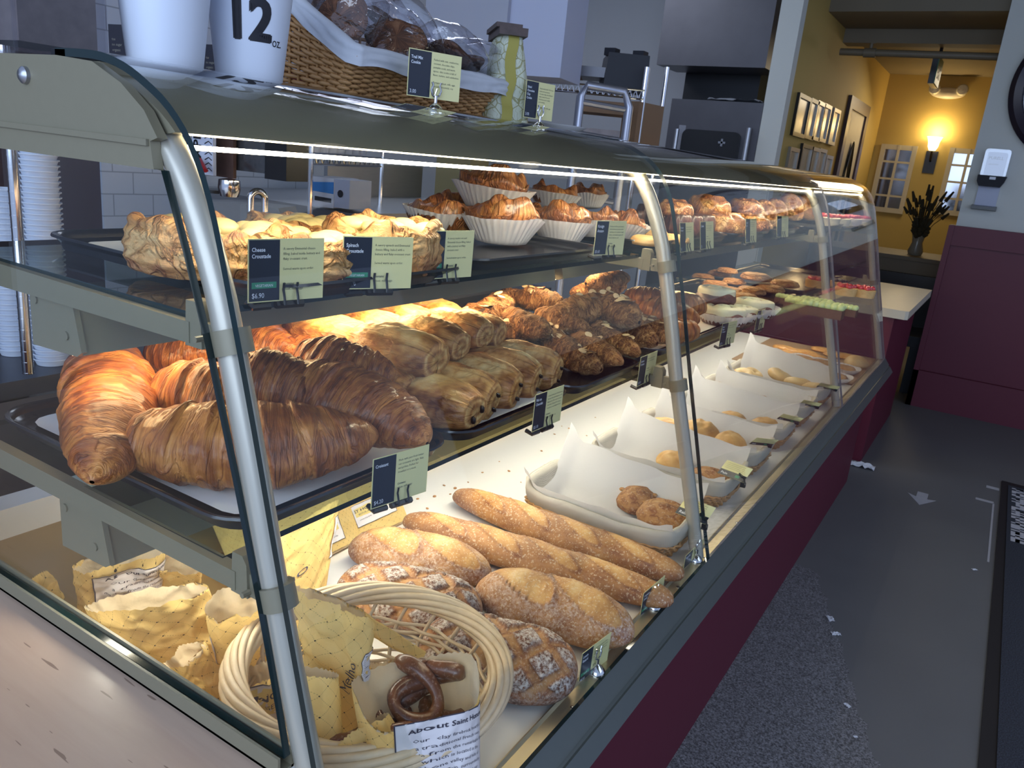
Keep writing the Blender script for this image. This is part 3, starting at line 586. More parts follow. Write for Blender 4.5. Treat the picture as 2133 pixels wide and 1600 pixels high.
# ---------------------------------------------------------------- almond croissants
AM = [croissant_mesh(.15, .035, b, s, 6, name='almond_croissant', mat='almond', fat=f, nu=110, nv=60, sharp=1.1, lump=2.2) for b, s, f in ((.006, 3, .38), (.018, 7, .5), (.010, 11, .42))]
flm = MB(); flm.lathe((0, 0, 0), [(0, 0), (.004, .0004), (.0055, 0), (.004, -.0004), (0, -.0004)], 10); flm.xf(Matrix.Scale(1.5, 4, (1, 0, 0))); FLK = flm.mesh('almond_flake', M['flake'])
GA = 'almond croissants heaped on the third tray'
for i, (mi, A, B, za, zb, r, nf, lab) in enumerate([
    (0, (945, 690), (1062, 628), .235, .270, .034, 7, 'round-ended almond pastry pointing up to the right under the light bar'),
    (1, (1000, 678), (1108, 700), .235, .225, .026, 12, 'sugar-dusted almond croissant in front of the round-ended one'),
    (2, (1040, 655), (1140, 695), .250, .240, .032, 0, 'flaky almond croissant at the middle of the heap'),
    (1, (1115, 652), (1215, 685), .250, .243, .030, 0, 'curved almond croissant with pointed right tip'),
    (0, (1075, 618), (1170, 634), .262, .262, .032, 14, 'almond croissant strewn with flakes in the back row under the light bar'),
    (0, (1160, 655), (1262, 630), .262, .280, .034, 4, 'broad almond roll lying above the peaked ones'),
    (2, (1235, 622), (1318, 668), .280, .262, .040, 16, 'thick almond roll with cut end full of flakes'),
    (1, (1200, 612), (1300, 590), .262, .275, .030, 0, 'ribbed rolled pastry at the back right of the heap'),
    (0, (1225, 590), (1305, 578), .290, .300, .026, 0, 'bright square-ended puff roll topmost at the back under the light bar end'),
    (1, (1120, 690), (1212, 752), .225, .205, .030, 5, 'peaked almond croissant in the front row behind the powdered one'),
    (0, (1140, 722), (1245, 768), .205, .195, .029, 18, 'powdered almond croissant at the front with a split side'),
    (1, (1185, 690), (1285, 755), .225, .205, .027, 4, 'second peaked almond croissant of the front row'),
    (2, (1205, 668), (1322, 735), .235, .210, .027, 6, 'long sugared almond croissant sloping to the tray edge'),
    (0, (1245, 655), (1360, 712), .235, .215, .034, 3, 'shaded almond croissant left of the second post'),
    (2, (1320, 668), (1400, 705), .232, .222, .030, 9, 'flake-topped almond croissant beside the second post'),
    (1, (1010, 640), (1085, 612), .25, .26, .026, 0, 'almond croissant peeping out behind the round-ended one')]):
    o = between('almond_croissant', AM[mi], .15, .035, A, B, za, zb, r, lab, 'almond croissant', GA, 1, .1 * (i % 3), grow=1.08)
    R_ = random.Random(i)
    for k in range(nf):
        u = R_.uniform(-.05, .05); a = R_.uniform(.7, 2.4); c = link('almond_flake', FLK, o, local=True)
        c.location = (u, math.cos(a) * .033, .0235 + math.sin(a) * .0345); c.rotation_euler = (R_.uniform(-.5, .5) - (a - PI / 2) * -1, R_.uniform(-.4, .4), R_.uniform(0, 3)); c.scale = (1.1, 1.1 * .035 / r, 1)
HM = [croissant_mesh(.17, .040, b, s, 8, name='ham_croissant', fat=.5, nu=90, nv=44) for b, s in ((.02, 21), (.03, 24))]
for mi, A, B, za, zb, r, lab in ((0, (1300, 612), (1400, 628), .262, .262, .030, 'reddish twisted croissant at the back behind the second post'),
    (1, (1372, 632), (1470, 640), .262, .245, .036, 'dark ridged croissant tip poking out right of the second post'),
    (0, (1325, 640), (1455, 668), .245, .235, .040, 'large shaded croissant crossing behind the second post'),
    (1, (1345, 690), (1460, 690), .215, .215, .036, 'broad layered croissant low behind the second post')):
    between('filled_croissant', HM[mi], .17, .040, A, B, za, zb, r, lab, 'croissant', 'filled croissants around the second post', 1, 0)
# ---------------------------------------------------------------- croustades
def croustade_mesh(r, h, seed):
    m = MB(); R_ = random.Random(seed)
    pr = [(0, .002), (.80, 0), (.98, .06), (1.06, .30), (1.05, .55), (1.03, .80), (.96, .98), (.86, 1.0), (.78, .86), (.70, .70), (.45, .62), (.2, .60), (0, .60)]
    pr = cat_rom([(a, b, 0) for a, b in pr], 4)
    def fn(u, v):
        k = int(round(u * (len(pr) - 1))); a = 2 * PI * v; q = pr[k]; t = k / (len(pr) - 1)
        R = q.x * (1 + .10 * nz(math.cos(a) * 1.6 + seed, math.sin(a) * 1.6, 0) + .03 * nz(math.cos(a) * 7, math.sin(a) * 7, q.y * 3))
        rim = sm(t, .35, .52) * sm(1 - t, .25, .42)
        z = q.y * (1 + rim * (.34 * nz(math.cos(a) * 1.7, math.sin(a) * 1.7, seed) + .10 * nz(math.cos(a) * 5, math.sin(a) * 5, seed + 2) - .05))
        lay = .016 * math.sin(z * 26 + 3 * nz(math.cos(a) * 2, math.sin(a) * 2, seed)) if t < .5 else 0
        R *= 1 + .035 * nz(math.cos(a) * 9, math.sin(a) * 9, z * 5 + seed); return Vector((R * (1 + lay) * r * math.cos(a), R * (1 + lay) * r * math.sin(a), z * h)), .50 - .2 * sm(t, .4, .5) * sm(1 - t, .35, .5) + .25 * nz(math.cos(a) * 3, math.sin(a) * 3, z * 2 + seed) - .18 * (z < .3) + .9 * lay * 10 * .2
    m.grid(fn, len(pr) - 1, 110, cv=True, tone='ret'); return m.mesh('croustade_shell', M['croust'], angle=180)
def croustade(c, r, h, seed, yaw, lab, n=14):
    p = at(*c, z=ZU + .008 + h * .5); p.z = ZU + .0085; o = thing('croustade', lab, 'savory pastry', p, 'croustades on the upper shelf')
    link('pastry_shell', croustade_mesh(r, h, seed), o, local=True).rotation_euler.z = yaw; R_ = random.Random(seed); m = MB()
    m.grid(lambda u, v: Vector((u * r * .74 * math.cos(2 * PI * v), u * r * .74 * math.sin(2 * PI * v), h * (.70 + .12 * nz(u * 4 * math.cos(2 * PI * v), u * 4 * math.sin(2 * PI * v), seed)))), 10, 30, cv=True)
    for k in range(n):
        a = R_.uniform(0, 6.28); q = R_.uniform(.2, .78) * r; s_ = R_.uniform(.010, .020)
        m.grid(lambda u, v: Vector((q * math.cos(a), q * math.sin(a), h * .84)) + Vector((s_ * 1.2 * math.sin(PI * u) * math.cos(2 * PI * v), s_ * math.sin(PI * u) * math.sin(2 * PI * v), s_ * .62 * math.cos(PI * u))), 8, 12, cv=True)
    link('filling', m.mesh('filling', M['cheese'], angle=180), o, local=True)
croustade((442, 512), .088, .056, 3, 0, 'wide cheese croustade behind the corner post and the cheese card')
croustade((640, 528), .076, .050, 8, 1, 'croustade half hidden between the cheese and spinach cards')
croustade((795, 508), .078, .064, 12, 2, 'tall puffy croustade with herb filling behind the spinach card')
croustade((620, 486), .070, .042, 15, 2, 'low croustade in the back row behind the cheese card')
# ---------------------------------------------------------------- pastries in fluted cups
def kouign_mesh(r, h, seed):
    m = MB()
    def fn(u, v):
        a = 2 * PI * v
        if u < .25: R = r * .8 * u / .25; z = 0
        elif u < .5: t = (u - .25) / .25; R = r * (.8 + .2 * math.sin(t * PI / 2)); z = h * .55 * t
        else:
            t = (u - .5) / .5; R = r * (1 - t); fold = math.cos(a * 2 + seed + 2.2 * t)
            z = h * (.55 + .26 * math.sin(min(1, t * 2.2) * PI / 2) + .30 * sm(fold, .0, 1) * math.sin(min(1, t * 1.5 + .12) * PI) - .16 * t + .10 * math.sin(t * 15 + a) * (1 - t))
        k = 1 + .05 * math.cos(4 * a + seed) * (u > .25) + .10 * nz(math.cos(a) * 2 + seed, math.sin(a) * 2, z * 30)
        x, y = R * k * math.cos(a), R * k * math.sin(a); z *= 1 + .26 * nz(x * 32, y * 32, seed) + .05 * nz(x * 90, y * 90, seed)
        return Vector((x, y, z)), .45 + .30 * nz(x * 60, y * 60, z * 60 + seed) - .15 * (u < .5)
    m.grid(fn, 64, 96, cv=True, tone='ret'); return m.mesh('caramelised_pastry', M['kouign'], angle=180)
KM = [kouign_mesh(.050, .046, s) for s in (1, 3, 6)]; KC = [cup_mesh(.038, .064, .041, seed=s, amp=.03) for s in (1, 5)]
GK = 'caramelised pastries in white fluted cups'
def kouign(c, z, k, s, yaw, tilt, lab, cup=True, pz=.008, ps=1.0):
    p = at(*c, z=z + .022); p.z = z; o = thing('cupped_pastry', lab, 'pastry', p, GK); o.rotation_euler = (tilt[0], tilt[1], yaw); o.scale = (s, s, s)
    a = link('pastry', KM[k % 3], o, local=True); a.location = (0, 0, pz); a.scale = (ps, ps, ps)
    if cup: link('paper_cup', KC[k % 2], o, local=True)
zk = ZU + .0085
for A in (((915, 462), 0, 0, 1.28, .3, (0, .05), 'cup with wide open white pleats at the left end, its pastry low inside', True, .006, 1.15), ((1045, 482), 0, 1, 1.32, 1.1, (0, 0), 'cupped pastry at the front middle with orange folded top', True, .018, 1.12),
        ((1168, 480), 0, 2, 1.15, 2, (0, .05), 'cupped pastry right of the front middle one with brown crumpled top', True, .022, 1.15), ((1238, 474), 0, 0, 1.02, 4, (.1, 0), 'dark peaked cupped pastry above the card with five sixty price', True, .022, 1.1),
        ((1296, 472), 0, 1, 1.06, .5, (.10, .2), 'cupped pastry at the right end, tipped with its pleats flaring', True, .016, 1.05), ((1025, 418), .060, 2, 1.45, 2.5, (.05, -.04), 'cupped pastry on top of the stack at the left with a bluish sheen', True, .020, 1.1),
        ((1152, 418), .056, 0, 1.15, 1.5, (.03, .06), 'cupped pastry on top of the stack in the middle', True, .012, 1.1), ((1226, 418), .05, 1, 1.0, 3.0, (.05, .15), 'glossy cupped pastry on top of the stack at the right', True, .022, 1.15),
        ((945, 432), .03, 2, 1.0, .9, (.4, .2), 'dark uncupped pastry behind the left end of the stack', False, .01, 1.0), ((1095, 452), .018, 1, 1.2, .2, (0, 0), 'brown pastry wedged in the middle of the stack', False, 0, 1.0)):
    kouign(A[0], zk + A[1] * .74, A[2], A[3] * .90, *A[4:7], cup=A[7], pz=A[8], ps=A[9])
# ================================================================== breads on the deck
GB = 'loaves lying on the white deck'
def loaf(me, L0, r0, A, B, r, lab, cat, roll=0.0, grow=1.04, name='loaf'):
    a, b = at(*A, z=ZD + r * .8), at(*B, z=ZD + r * .8); d = b - a; mid = (a + b) / 2; mid.z = ZD + .0005
    place(name, me, mid, math.atan2(d.y, d.x), 0, roll, (d.length * grow / L0, r / r0, r / r0), lab, cat, GB)
SB = [(c, .235, .75, .42) for c in (-.68, -.27, .14, .55)]
BG = [bread_mesh(.53, .040, s, SB, 'baguette', .15, name='baguette', fat=.38) for s in (2, 9)]
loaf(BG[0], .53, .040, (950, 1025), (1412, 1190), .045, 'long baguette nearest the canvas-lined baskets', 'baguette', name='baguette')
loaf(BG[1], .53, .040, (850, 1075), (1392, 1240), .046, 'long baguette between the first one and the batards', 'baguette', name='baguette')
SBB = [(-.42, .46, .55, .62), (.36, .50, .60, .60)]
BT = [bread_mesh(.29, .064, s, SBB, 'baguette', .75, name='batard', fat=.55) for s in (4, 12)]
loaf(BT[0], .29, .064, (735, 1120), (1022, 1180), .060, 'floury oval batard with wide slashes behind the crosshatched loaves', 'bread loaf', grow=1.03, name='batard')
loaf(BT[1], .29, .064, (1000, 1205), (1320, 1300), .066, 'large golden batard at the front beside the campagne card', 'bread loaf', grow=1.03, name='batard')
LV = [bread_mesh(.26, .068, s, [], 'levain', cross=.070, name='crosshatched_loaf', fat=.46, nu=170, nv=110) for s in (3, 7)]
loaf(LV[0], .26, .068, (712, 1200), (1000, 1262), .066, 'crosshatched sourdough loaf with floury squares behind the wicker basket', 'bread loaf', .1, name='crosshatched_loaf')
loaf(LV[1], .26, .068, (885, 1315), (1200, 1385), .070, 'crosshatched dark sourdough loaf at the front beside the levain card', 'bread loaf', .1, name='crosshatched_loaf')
# crumbs
cr = MB(); cr.grid(lambda u, v: Vector((.004 * math.sin(PI * u) * math.cos(6.283 * v), .0028 * math.sin(PI * u) * math.sin(6.283 * v), .0012 * math.cos(PI * u) + .001)), 5, 8, cv=True); CRM = cr.mesh('crust_crumb', M['baguette'])
for px, py, s in [(1060, 982, 1.3), (1110, 985, 1.0), (948, 1018, 1.6), (925, 1012, 1.1), (938, 1030, .9), (905, 1035, 1.5), (1155, 905, 1.0), (1185, 893, 1.2), (1170, 888, .7), (1222, 908, .8), (1128, 940, 1.1), (1135, 970, 1.2), (1102, 998, 2.0), (870, 1040, 1.2), (880, 1010, 1.4), (975, 1005, .8), (1040, 962, .7), (890, 1060, 1.2), (1005, 985, 1.0), (1240, 870, .7), (960, 1040, .8), (1085, 1005, .7)]:
    p = at(px, py, z=ZD); place('crust_crumb', CRM, p, px * .37, 0, 0, (s, s, s), 'brown pastry crumb on the white deck', 'crumb', 'crumbs strewn on the deck')
# ================================================================== canvas-lined baskets
g = G('beige_canvas'); v = g.coord(); wv = g.node('ShaderNodeTexWave', {'Vector': v, 'Scale': 300.0, 'Distortion': .6}).outputs[0]; n = g.noise(v, 16, 4)
g.pbr(g.mix(n, (0.42, 0.38, 0.30), (0.62, 0.58, 0.50)), 0.9, 0, g.bump(g.math('ADD', wv, g.math('MULTIPLY', n, 3)), 0.35, 0.001)); M['canvas'] = g.m
g = G('wicker_willow'); v = g.coord(); n = g.noise(v, 90, 3); g.pbr(g.mix(n, (0.36, 0.17, 0.06), (0.62, 0.36, 0.15)), 0.5, 0, g.bump(n, .2, .001)); M['wicker'] = g.m
g = G('pale_peeled_willow'); v = g.coord(); n = g.noise(v, 60, 3); g.pbr(g.mix(n, (0.58, 0.42, 0.24), (0.74, 0.60, 0.40)), 0.45, 0, g.bump(n, .2, .001)); M['pale_wicker'] = g.m
g = G('baking_parchment'); n = g.noise(g.coord(), 25, 3); a_ = g.node('ShaderNodeBsdfDiffuse', {0: (0.80, 0.78, 0.76, 1), 'Normal': g.bump(n, .3, .003)}).outputs[0]; b_ = g.node('ShaderNodeBsdfTranslucent', {0: (0.8, 0.78, 0.76, 1)}).outputs[0]
g.l.new(g.node('ShaderNodeMixShader', {0: 0.35, 1: a_, 2: b_}).outputs[0], g.out.inputs[0]); M['parch'] = g.m
BK = [(.985, 1.215), (1.33, 1.555), (1.60, 1.825), (1.89, 2.115), (2.18, 2.40), (2.47, 2.76)]
bl = ['first canvas-lined basket beside the baguettes, holding two raisin rolls', 'second canvas-lined basket, holding a reddish roll near its front end', 'third canvas-lined basket, with four round golden rolls', 'fourth canvas-lined basket, with two small crusty rolls', 'fifth canvas-lined basket, nearly empty, deep behind the second post', 'last canvas-lined basket, holding the pale bagels']
for i, (y0, y1) in enumerate(BK):
    x0, x1 = -.345, .040; cx, cy = (x0 + x1) / 2, (y0 + y1) / 2; hw, hd = (x1 - x0) / 2, (y1 - y0) / 2; o = thing('lined_basket', bl[i], 'basket', (cx, cy, ZD), 'canvas-lined baskets in a row on the deck')
    def shell(u, v, i=i, hw=hw, hd=hd):
        a = 2 * PI * v; c, s = math.cos(a), math.sin(a); e = .38
        px, py = math.copysign(abs(c) ** e, c), math.copysign(abs(s) ** e, s); z0 = .074 + .008 * math.cos(2 * a) + .006 * nz(px * 2, py * 2, i)
        P = [(.86, .004), (.92, .02), (.97, .045), (1.0, z0 - .012), (.99, z0), (.95, z0 + .001), (.91, z0 - .015), (.86, .02), (.80, .006), (0, .005)]
        q = P[int(round(u * 9))]; w_ = 1 + .022 * nz(px * 3 + i, py * 3, q[1] * 40) + .012 * nz(px * 9, py * 9, q[1] * 90)
        return Vector((px * hw * q[0] * w_, py * hd * q[0] * w_, q[1]))
    m = MB(); m.grid(shell, 9, 88, cv=True); link('canvas_liner', m.mesh('canvas_liner', M['canvas'], angle=180), o, local=True)
    m = MB()
    for k in range(5):
        P = []
        for j in range(60):
            a = 2 * PI * j / 60; c, s = math.cos(a), math.sin(a); P.append((math.copysign(abs(c) ** .4, c) * (hw * (.88 + .02 * k) + .003 * (-1) ** (j + k)), math.copysign(abs(s) ** .4, s) * (hd * (.89 + .02 * k) + .003 * (-1) ** (j + k)), .004 + .007 * k))
        m.tube(P, .0032, 5, closed=True)
    link('wicker_body', m.mesh('wicker_body', M['wicker'], angle=180), o, local=True)
    # parchment: a folded sheet rising above the far rim and the left end
    top = [.055, .052, .030, .045, .018, .075][i]
    def sheet_(u, v, i=i, hw=hw, hd=hd, top=top):
        x = (u * 2 - 1) * hw * .93; t = v * 2 - 1; y = t * hd * .84; d = abs(t) ** 3; z = .010 + (.070 + (top if t > 0 else .0) * (1 - .55 * u)) * d
        z += .03 * sm(abs(u * 2 - 1), .80, 1.0) * (1.2 if u < .5 else .5)
        return Vector((x, y + (.01 * t if abs(t) > .9 else 0), z + .006 * nz(x * 25 + i, y * 25, 2)))
    m = MB(); m.grid(sheet_, 28, 24); s_ = link('parchment_sheet', m.mesh('parchment_sheet', M['parch'], angle=180)); s_.location = (cx, cy, ZD + .001)
    tag(s_, 'white parchment sheet folded inside the ' + bl[i].split(',')[0], 'parchment', 'parchment sheets in the baskets')
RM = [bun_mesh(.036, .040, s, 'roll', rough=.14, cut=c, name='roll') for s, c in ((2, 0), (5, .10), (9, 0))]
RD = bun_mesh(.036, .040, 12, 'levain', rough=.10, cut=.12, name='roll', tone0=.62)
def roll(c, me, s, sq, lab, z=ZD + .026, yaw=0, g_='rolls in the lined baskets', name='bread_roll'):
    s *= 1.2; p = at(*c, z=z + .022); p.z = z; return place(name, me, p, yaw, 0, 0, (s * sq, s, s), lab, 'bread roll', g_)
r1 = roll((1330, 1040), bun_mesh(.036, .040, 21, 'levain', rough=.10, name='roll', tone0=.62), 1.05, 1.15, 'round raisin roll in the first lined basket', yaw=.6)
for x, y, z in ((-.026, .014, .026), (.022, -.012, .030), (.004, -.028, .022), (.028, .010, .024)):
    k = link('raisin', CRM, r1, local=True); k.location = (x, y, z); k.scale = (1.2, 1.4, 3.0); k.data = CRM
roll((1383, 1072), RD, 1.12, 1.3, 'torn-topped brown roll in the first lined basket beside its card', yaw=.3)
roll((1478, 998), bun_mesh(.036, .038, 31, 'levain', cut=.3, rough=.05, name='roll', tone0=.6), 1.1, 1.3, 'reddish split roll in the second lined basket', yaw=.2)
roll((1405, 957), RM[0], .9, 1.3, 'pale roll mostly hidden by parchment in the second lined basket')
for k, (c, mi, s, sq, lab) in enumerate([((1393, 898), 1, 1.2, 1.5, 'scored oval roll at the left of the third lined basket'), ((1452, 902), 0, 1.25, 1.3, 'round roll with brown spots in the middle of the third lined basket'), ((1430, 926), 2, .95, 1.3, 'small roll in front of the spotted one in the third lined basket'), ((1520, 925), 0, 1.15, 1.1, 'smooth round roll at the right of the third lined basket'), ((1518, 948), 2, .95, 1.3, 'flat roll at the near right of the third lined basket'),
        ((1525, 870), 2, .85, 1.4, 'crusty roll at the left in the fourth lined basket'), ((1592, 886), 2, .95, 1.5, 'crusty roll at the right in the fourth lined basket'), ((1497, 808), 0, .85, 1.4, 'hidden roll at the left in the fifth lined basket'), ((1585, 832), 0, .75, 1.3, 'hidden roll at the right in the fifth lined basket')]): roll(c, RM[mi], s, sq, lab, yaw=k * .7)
for k, (c, R_, lab) in enumerate([((1548, 778), .036, 'bagel at the left end of the last lined basket'), ((1568, 776), .034, 'bagel second from the left in the last lined basket'), ((1622, 783), .046, 'large smooth bagel in the middle of the last lined basket'), ((1662, 800), .046, 'large bagel with a bright top at the right of the last lined basket'), ((1688, 806), .040, 'bagel at the right end of the last lined basket')]):
    p = at(*c, z=ZD + .055); place('bagel', ring_mesh(R_ * .62, R_ * .52, seed=k), p - Vector((0, 0, .02)), k, .15 * (k % 2), .35, (1, 1, 1), lab, 'bagel', 'bagels in the last basket')
# ================================================================== round willow basket
rb = thing('round_basket', 'round pale willow basket with thick braided rim at the near corner, holding pastry bags', 'basket', (-.105, .237, ZD)); R0, HZ = .170, .130
m = MB()
for k in range(9):
    ph = 2 * PI * k / 9; P = []
    for j in range(120):
        a = 2 * PI * j / 120; w_ = ph + a * 2; rr = .0125; P.append(((R0 + rr * math.cos(w_) * 1.0) * math.cos(a), (R0 + rr * math.cos(w_)) * math.sin(a), HZ + rr * .95 * math.sin(w_)))
    m.tube(P, .0052, 6, closed=True)
link('rim', m.mesh('rim', M['pale_wicker'], angle=180), rb, local=True)
m = MB(); NS = 22
for k in range(NS):
    a = 2 * PI * k / NS; P = [(q * math.cos(a + .1 * math.sin(z * 30)), q * math.sin(a + .1 * math.sin(z * 30)), z) for q, z in ((.118, .004), (.132, .03), (.148, .07), (.160, .10), (R0 - .004, HZ))]
    m.tube(P, .0030, 6)
link('stakes', m.mesh('stakes', M['pale_wicker'], angle=180), rb, local=True)
m = MB()
for k in range(13):
    z = .008 + k * .0062 + (.012 if k > 7 else 0); P = []; q = .120 + (R0 - .120) * (z / HZ)
    for j in range(NS * 4): a = 2 * PI * j / (NS * 4); P.append(((q + .0045 * math.cos(NS / 2 * a + PI * k)) * math.cos(a), (q + .0045 * math.cos(NS / 2 * a + PI * k)) * math.sin(a), z + .0015 * math.sin(3 * a + k)))
    m.tube(P, .0026, 5, closed=True)
for k in range(9):
    P = [(.118 * math.cos(a) * s, .118 * math.sin(a) * s, .006) for s in (1, -1) for a in (k * PI / 9,)]; m.tube(P, .003, 5)
link('weave', m.mesh('weave', M['pale_wicker'], angle=180), rb, local=True)
# ================================================================== pastry bags
g = G('printed_yellow_bag'); uv = g.coord('UV'); s3 = g.node('ShaderNodeSeparateXYZ', {0: uv}); U, V = s3.outputs[0], s3.outputs[1]
def cellf(a): return g.math('SUBTRACT', g.math('ABSOLUTE', g.math('SUBTRACT', g.math('FRACT', a), 0.5)), 0.0)
P_ = 0.0120; pa = g.math('MULTIPLY', g.math('ADD', U, g.math('MULTIPLY', V, .75)), 1 / P_ / 1.4); pb = g.math('MULTIPLY', g.math('SUBTRACT', U, g.math('MULTIPLY', V, .75)), 1 / P_ / 1.4)
fa, fb = cellf(pa), cellf(pb)                       # .5 on a line
def near(x, w_): return g.math('GREATER_THAN', x, 0.5 - w_)
def dots(a): return g.math('GREATER_THAN', g.math('FRACT', g.math('MULTIPLY', a, 8.0)), 0.5)
ln = g.math('MAXIMUM', g.math('MULTIPLY', near(fa, .022), dots(pb)), g.math('MULTIPLY', near(fb, .022), dots(pa))); dt = g.math('MULTIPLY', near(fa, .045), near(fb, .045))
n = g.noise(g.coord(), 30, 4); bs = g.mix(n, (0.84, 0.57, 0.19), (0.95, 0.74, 0.33)); c = g.mix(g.math('MULTIPLY', ln, .38), bs, (0.10, 0.07, 0.04)); c = g.mix(dt, c, (0.05, 0.04, 0.03))
bf = g.n.new('ShaderNodeNewGeometry').outputs['Backfacing']; c = g.mix(bf, g.mix(n, (0.72, 0.58, 0.36), (0.80, 0.68, 0.48)), c)
a_ = g.node('ShaderNodeBsdfDiffuse', {0: c, 'Normal': g.bump(g.noise(g.coord(), 45, 5, .6, 1.5), .5, .003)}).outputs[0]; b_ = g.node('ShaderNodeBsdfTranslucent', {0: c}).outputs[0]
g.l.new(g.node('ShaderNodeMixShader', {0: 0.38, 1: a_, 2: b_}).outputs[0], g.out.inputs[0]); M['bag'] = g.m
M['label'] = flat('bag_label_paper', (0.70, 0.66, 0.66), 0.8, nz=.06, ns=30); M['bagink'] = flat('bag_print', (0.045, 0.04, 0.06), 0.8); M['yl'] = flat('bag_label_yellow', (0.72, 0.56, 0.20), .8)
ABOUT = ['About Saint Honore', 'Our clay firebrick hearth is', 'a traditional French oven,', 'made from the remarkable clay', 'which is located in the', 'Rhone valley and hills of', 'famous Tain, surrounded by', 'vineyards. It bakes our', 'geological heritage breads', 'as they were registered', 'and savored in France']
def bag(ML, MR, zm, B, zb, D, lab, panel=None, wr=1.0, pw=(.0, 1.0), inset=(.15, .35), side=1, seed=1, dy=0.0, Db=None, mat='bag', dip=0.0):
    L, R, Bp = at(*ML, z=zm), at(*MR, z=zm + dy), at(*B, z=zb); Pm = (L + R) / 2; W = (R - L).length; H = (Pm - Bp).length
    ex = (R - L).normalized(); ez = (Pm - Bp).normalized(); ey = ez.cross(ex).normalized(); Db = D * .35 if Db is None else Db
    def S(u, v, off=0.0):                                # u, v in metres around the bag and up it; the middle of the front is u = 0
        t = v / H; a = -PI / 2 + (u / (2 * W)) * 2 * PI; tri = (u / W); wd = W / 2 * (.86 + .14 * t)
        Dd = Db + (D - Db) * max(0, t) ** 1.4; c = math.sin(min(1, max(-1, tri)) * PI / 2) if abs(tri) <= .5 else None
        x = wd * math.sin(a + PI / 2) ; x = math.copysign(abs(math.sin(a + PI / 2)) ** .72, math.sin(a + PI / 2)) * wd; y = -math.copysign(abs(math.cos(a + PI / 2)) ** .85, math.cos(a + PI / 2)) * Dd / 2
        cz = wr * (.0075 * (abs(nz(x * 28 + seed, v * 22, y * 15 + seed)) * 2 - .5) + .0035 * (abs(nz(x * 70, v * 60 + seed, y * 40)) * 2 - .5)) * (.35 + t)
        sg = -1 if math.cos(a + PI / 2) > 0 else 1
        return Bp + ex * (x + cz * .3) + ey * (y + cz + sg * off) + ez * v
    NU, NV = 72, 34; m = MB()
    def fn(i, j):
        u = (i - .5) * 2 * W; v = j * H * (1 - dip * sm(math.cos((u / W) * PI), -.2, .8))
        if j > .999: v += .0010 * (1 if int(i * NU) % 2 else -1) + .01 * nz(i * 3, seed, 0) + .010 * math.sin(i * 6.2832 + seed) * wr
        return S(u, v)
    m.grid(fn, NU, NV, cu=True); m.uv = [(p[0] * 2 * W, p[1] * H) for p in m.uv]
    m.f = [f[::-1] for f in m.f]
    o = m.put('pastry_bag', M[mat], label=lab, cat='paper bag', group='printed paper bags by the round basket', angle=180)
    if panel:
        x0, x1, y0, y1 = panel[1]; fr = lambda u, v, e=.0006: S(u, v, e); k = MB()
        k.grid(lambda a, b: fr(x0 + (x1 - x0) * a, y0 + (y1 - y0) * b, .0022), 30, 30)
        k.f = [f for f in k.f]; pn = k.put('bag_label', M['label'], o, angle=180, label='white printed label'); t = MB()
        for (a0, b0, a1, b1) in ((x0, y0, x1, y0), (x0, y1, x1, y1), (x0, y0, x0, y1), (x1, y0, x1, y1)):
            q = .0007; n_ = 12
            for j in range(n_):
                u0, v0 = a0 + (a1 - a0) * j / n_, b0 + (b1 - b0) * j / n_; u1, v1 = a0 + (a1 - a0) * (j + 1) / n_, b0 + (b1 - b0) * (j + 1) / n_; hz_ = (b0 == b1)
                t.add([fr(u0 - (0 if hz_ else q), v0 - (q if hz_ else 0), .0026), fr(u1 - (0 if hz_ else q), v1 - (q if hz_ else 0), .0026), fr(u1 + (0 if hz_ else q), v1 + (q if hz_ else 0), .0026), fr(u0 + (0 if hz_ else q), v0 + (q if hz_ else 0), .0026)], [(0, 1, 2, 3)])
        f2 = lambda u, v: fr(u, v, .0031)
        if panel[0] == 'about':
            wd = x1 - x0; s0 = wd / 11.5
            text_on(t, f2, ABOUT[0], (x0 + x1) / 2, y1 - s0 * 1.6, s0 * 1.05, bold=True, align='CENTER', fine=2); yy = y1 - s0 * 3.2
            for ln_ in ABOUT[1:]:
                if yy < y0 + s0 * .3: break
                text_on(t, f2, ln_, (x0 + x1) / 2, yy, s0 * .72, align='CENTER', res=1, fine=1); yy -= s0 * 1.05
        else:
            wd = x1 - x0; yc = (y0 + y1) / 2 + .01; e = MB()
            e.grid(lambda a, b: fr(x0 + wd * (.08 + .84 * a), yc + (b - .5) * wd * (.34 + .08 * math.sin(PI * a)), .0028), 20, 10); e.put('crest', M['yl'], pn, angle=180, label='yellow crest')
            text_on(t, f2, 'ST HONORE', (x0 + x1) / 2, yc + wd * .01, wd * .155, bold=True, align='CENTER', fine=2); text_on(t, f2, 'BOULANGERIE', (x0 + x1) / 2, yc - wd * .13, wd * .095, align='CENTER', fine=1)
            text_on(t, f2, 'MAISON DE TRADITION', (x0 + x1) / 2, yc - wd * .36, wd * .062, align='CENTER', res=1)
        t.put('printing', M['bagink'], pn, smooth=False)
    if lab and len(panel or ()) > 2:
        t = MB(); 
        for (s_, u, v, sz, ang) in panel[2]:
            ca, sa = math.cos(ang), math.sin(ang); text_on(t, lambda a, b: S(u + a * ca - b * sa, v + a * sa + b * ca, .0026), s_, 0, 0, sz, fine=2)
        t.put('script_printing', M['bagink'], o, smooth=False)
    return o
bag((735, 1425), (988, 1378), -.015, (890, 1700), -.16, .13, 'open yellow bag with twisted brown pretzels at the front of the round basket', ('about', (-.024, .064, .020, .120)), seed=3, Db=.05, dip=.27, wr=.7)
bag((588, 1400), (706, 1400), -.02, (680, 1760), -.17, .05, 'yellow bag standing tall against the corner post at the front of the round basket', ('none', (.0, .0001, .0, .0001), [('Maison de Tradition', -.040, .07, .013, 1.45)]), seed=7, wr=.6)
